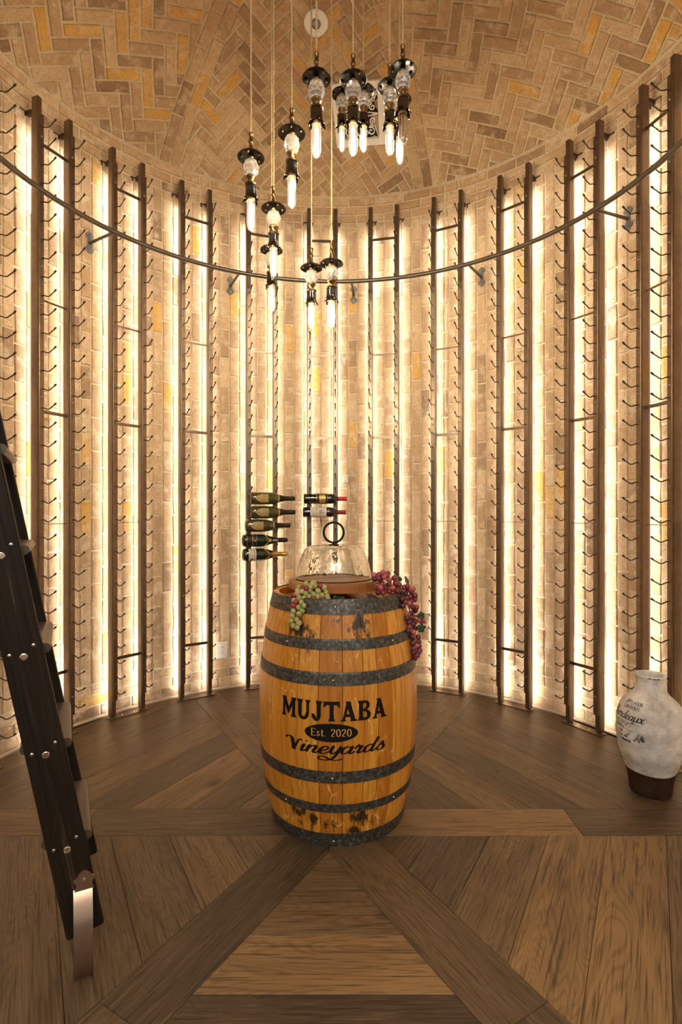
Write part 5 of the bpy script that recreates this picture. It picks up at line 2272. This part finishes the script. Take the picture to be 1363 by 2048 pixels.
# hooks at the rail
for t0 in (0.014, 0.359):
    top = B0 + tdir * t0 + edir * SLEN
    best = min((polar(180 + k * 0.25, RAIL_R, RAIL_Z) for k in range(160)), key=lambda v: (Vector((v.x, v.y, 0)) - Vector((top.x, top.y, 0))).length)
    mb = MB()
    rad = Vector((best.x - CX, best.y - CY, 0)).normalized()
    cpt = [top - edir * 0.06 - LAD, top - LAD, best - rad * 0.005 + Vector((0, 0, 0.045)) - LAD]
    for k in range(7):
        a = PI / 2 - PI * k / 6
        cpt.append(best + rad * (0.021 * math.cos(a)) + Vector((0, 0, 0.021 * math.sin(a))) - LAD)
    mb.tube(cpt, 0.006, 8)
    mb.obj('hook', M['black_iron'], ladder, True)
# foot strap on the outer face of the near stringer
foot = Vector((-0.697, 1.462, 0.0))
nd = -tdir
wd = -ldir
fr = empty('foot_strap', (0, 0, 0))
fr.parent = ladder
prof_ = [(0.000, 0.232), (0.004, 0.226), (0.016, 0.205), (0.028, 0.178), (0.037, 0.145), (0.041, 0.110), (0.0405, 0.075), (0.036, 0.043), (0.028, 0.018), (0.017, 0.0045), (0.004, 0.0005)]
prof_ = [(a_.x, a_.y) for a_ in smooth_pts(prof_, 3)]
th = 0.004
cpos = foot - wd * 0.001
outl = []
for i, (n_, z_) in enumerate(prof_):
    a_ = prof_[max(i - 1, 0)]
    b_ = prof_[min(i + 1, len(prof_) - 1)]
    t_ = Vector((b_[0] - a_[0], b_[1] - a_[1])).normalized()
    outl.append((n_ + t_.y * th, z_ - t_.x * th))
mb = MB()
vs, fs = [], []
HW = 0.0235
for i in range(len(prof_)):
    for (n_, z_), s_ in ((prof_[i], -1), (prof_[i], 1), (outl[i], 1), (outl[i], -1)):
        vs.append(cpos + nd * n_ + wd * (s_ * HW) + Vector((0, 0, max(z_, 0.0005))) - LAD)
for i in range(len(prof_) - 1):
    for k in range(4):
        fs.append((i * 4 + k, i * 4 + (k + 1) % 4, i * 4 + 4 + (k + 1) % 4, i * 4 + 4 + k))
fs += [(3, 2, 1, 0), tuple((len(prof_) - 1) * 4 + k for k in range(4))]
mb.add(vs, fs)
mb.obj('spring_foot', M['strap'], fr, True, angle=50)
# ornamental plate
pl = [(-0.0245, 0.0), (0.0245, 0.0), (0.0195, 0.014), (0.0215, 0.022), (0.0275, 0.027), (0.026, 0.034), (0.019, 0.036), (0.012, 0.047), (0.005, 0.053), (-0.005, 0.053), (-0.012, 0.047), (-0.019, 0.036), (-0.026, 0.034), (-0.0275, 0.027), (-0.0215, 0.022), (-0.0195, 0.014)]
pm = Matrix((wd, Vector((0, 0, 1)), nd)).transposed().to_4x4()
if pm.determinant() < 0:
    pm = Matrix((-wd, Vector((0, 0, 1)), nd)).transposed().to_4x4()
base_p = cpos + Vector((0, 0, 0.228)) + wd * 0.003
# sit on the stringer face
sh = (B0 - base_p).dot(tdir)
base_p = base_p + tdir * sh + nd * 0.0005
mb = MB().prism(pl, 0.004, Matrix.Translation(base_p - LAD) @ pm)
mb.obj('pivot_plate', M['strap'], fr)
mb = MB().lathe([(0.006, 0.004), (0.0055, 0.006), (0.0003, 0.0072)], 12, Matrix.Translation(base_p + Vector((0, 0, 0.027)) - LAD) @ pm, False)
mb.obj('screw', M['nickel'], fr, True)

# ------------------------------------------------------------------ vase
VX, VY = 1.386, 2.42
vase = empty('clay_vase', (VX, VY, 0))
tag(vase, 'tall white clay vase with black handwriting and bare brown foot on the floor', 'vase')
VP = [(0.0, 0.0), (0.080, 0.0), (0.0855, 0.006), (0.087, 0.03), (0.0935, 0.074), (0.109, 0.13), (0.1275, 0.186), (0.1355, 0.235), (0.1375, 0.28), (0.137, 0.316), (0.132, 0.350), (0.123, 0.380), (0.111, 0.402), (0.093, 0.420), (0.075, 0.436), (0.0630, 0.453), (0.0575, 0.472), (0.0565, 0.490), (0.0580, 0.504), (0.0605, 0.512)]
vp = [(max(a_.x, 0.0005), a_.y) for a_ in smooth_pts(VP[1:], 3)]


def vr(z):
    for (r0, z0), (r1, z1) in zip(vp[:-1], vp[1:]):
        if z0 <= z <= z1:
            return r0 + (r1 - r0) * (z - z0) / max(z1 - z0, 1e-6)
    return vp[-1][0]


lip = [(0.0635, 0.516), (0.0645, 0.520), (0.0620, 0.5245), (0.0560, 0.5255), (0.0510, 0.523), (0.0490, 0.515), (0.0480, 0.49), (0.0500, 0.46), (0.066, 0.43), (0.10, 0.39), (0.12, 0.28), (0.12, 0.2), (0.08, 0.03), (0.0005, 0.02)]
n = 64
# split body: dark foot with a dipping glaze line, white above


def glaze(a):
    return 0.118 + 0.016 * math.sin(a + 0.9) + 0.006 * math.sin(2 * a + 0.5)


vs, fs = [], []
rows = 10
for j in range(rows + 1):
    for i in range(n):
        a = 2 * PI * i / n
        z = glaze(a) * j / rows
        vs.append((vr(z) * math.cos(a), vr(z) * math.sin(a), z))
for j in range(rows):
    for i in range(n):
        i2 = (i + 1) % n
        fs.append((j * n + i, j * n + i2, (j + 1) * n + i2, (j + 1) * n + i))
fs.append(tuple(range(n - 1, -1, -1)))
MB().add(vs, fs).obj('brown_foot', M['vase_dark'], vase, True, angle=60)
vs, fs = [], []
rows = 40
for j in range(rows + 1):
    for i in range(n):
        a = 2 * PI * i / n
        z = glaze(a) + (0.512 - glaze(a)) * j / rows
        e = 0.0012 if j > 0 else 0.0
        vs.append(((vr(z) + e) * math.cos(a), (vr(z) + e) * math.sin(a), z))
o0 = len(vs)
for r_, z_ in lip:
    for i in range(n):
        a = 2 * PI * i / n
        vs.append((r_ * math.cos(a), r_ * math.sin(a), z_))
tot = rows + 1 + len(lip)
for j in range(tot - 1):
    for i in range(n):
        i2 = (i + 1) % n
        fs.append((j * n + i, j * n + i2, (j + 1) * n + i2, (j + 1) * n + i))
MB().add(vs, fs).obj('white_body', M['vase'], vase, True, angle=60)
mb = MB()
chip = []
for k in range(12):
    t = k / 11
    a = math.radians(-132 + 44 * t)
    chip.append((0.0637 * math.cos(a), 0.0637 * math.sin(a), 0.5185 + 0.0012 * math.sin(7 * t)))
mb.tube(chip, 0.0022, 5, radii=[0.0006 + 0.0018 * abs(math.sin(2.6 * PI * k / 11)) for k in range(12)])
mb.obj('chipped_rim', M['vase_dark'], vase)

VA0 = math.atan2(-VY, -VX)      # direction from the vase to the camera


def vase_map(s, z):
    a = VA0 + s / 0.135
    r = vr(z) + 0.0022
    return Vector((r * math.cos(a), r * math.sin(a), z))


mb = MB()
write_caps(mb, 'APPELLATION', -0.136, 0.403, 0.0125, vase_map, 0.0011, 0.0021, 0, 0.10)
write_caps(mb, 'CONTROLEE', -0.132, 0.385, 0.0125, vase_map, 0.0011, 0.0021, 0, 0.10)
mb.obj('appellation_lettering', M['vase_ink'], vase)
mb = MB()
write_script(mb, 'Bordeaux', -0.196, 0.338, 0.042, vase_map, 0.0020, 0.0046, 0.30, 0.02)
mb.obj('bordeaux_lettering', M['vase_ink'], vase)
mb = MB()
vr_ = random.Random(77)


def scribble(x0, x1, z, h, w=0.0011):
    x0, x1 = x0 - 0.028, x1 - 0.028
    w *= 1.35
    x = x0
    pts = []
    while x < x1:
        pts.append((x, z + vr_.uniform(-0.2, 0.2) * h))
        pts.append((x + 0.0022, z + vr_.uniform(0.6, 1.2) * h))
        x += vr_.uniform(0.004, 0.0065)
        if vr_.random() < 0.22 and len(pts) > 3:
            ribbon(mb, smooth_pts(pts, 4), w, w * 1.4, vase_map)
            pts = []
            x += 0.006
    if len(pts) > 2:
        ribbon(mb, smooth_pts(pts, 4), w, w * 1.4, vase_map)


ribbon(mb, smooth_pts([(-0.14, 0.3285), (-0.045, 0.3245)], 10), 0.0010, 0.0010, vase_map)
scribble(-0.14, -0.055, 0.3205, 0.0042, 0.0009)
scribble(-0.050, -0.028, 0.3270, 0.0075, 0.0010)
scribble(-0.13, -0.050, 0.3125, 0.0042, 0.0009)
scribble(-0.14, -0.085, 0.2990, 0.0065)
ribbon(mb, smooth_pts([(-0.115, 0.2970), (-0.075, 0.2935), (-0.058, 0.2910)], 6), 0.0008, 0.0008, vase_map)
scribble(-0.105, -0.082, 0.2770, 0.013, 0.0012)
scribble(-0.065, -0.048, 0.2730, 0.009, 0.0012)
scribble(-0.098, -0.052, 0.2590, 0.011, 0.0012)
scribble(-0.036, -0.012, 0.2550, 0.011, 0.0012)
scribble(-0.10, -0.050, 0.2420, 0.010, 0.0012)
mb.obj('small_handwriting', M['vase_ink'], vase)
mb = MB()
for k in range(16):
    cx_, cz_ = -0.040 + vr_.uniform(-0.013, 0.013), 0.276 + vr_.uniform(-0.014, 0.016)
    pts = [(cx_ + vr_.uniform(-0.007, 0.007), cz_ + vr_.uniform(-0.007, 0.007)) for _ in range(5)]
    ribbon(mb, smooth_pts(pts, 5), 0.0008, 0.0014, vase_map)
for k in range(9):
    a = 2 * PI * k / 9
    ribbon(mb, smooth_pts([(-0.040 + 0.012 * math.cos(a + t_), 0.272 + 0.014 * math.sin(a + t_)) for t_ in (0, 0.3, 0.6)], 3), 0.0009, 0.0014, vase_map)
mb.obj('crest_stamp', M['vase_ink'], vase)

# ------------------------------------------------------------------ crumb on the floor
mb = MB().ball((0, 0, 0), 0.0055, 8, 6, (1.1, 0.9, 0.75))
D = FPX * CAM_H / (1540.5 - 1024)
q = at(994.5, 1540.5, D)
cr = mb.obj('cork_crumb', simple('brown_cork', (0.30, 0.14, 0.04), 0.8, 0, 300, 0.4, 0.3), None, True, (q.x, q.y, 0.0041))
tag(cr, 'tiny brown cork crumb lying on the floor right of the barrel', 'crumb')
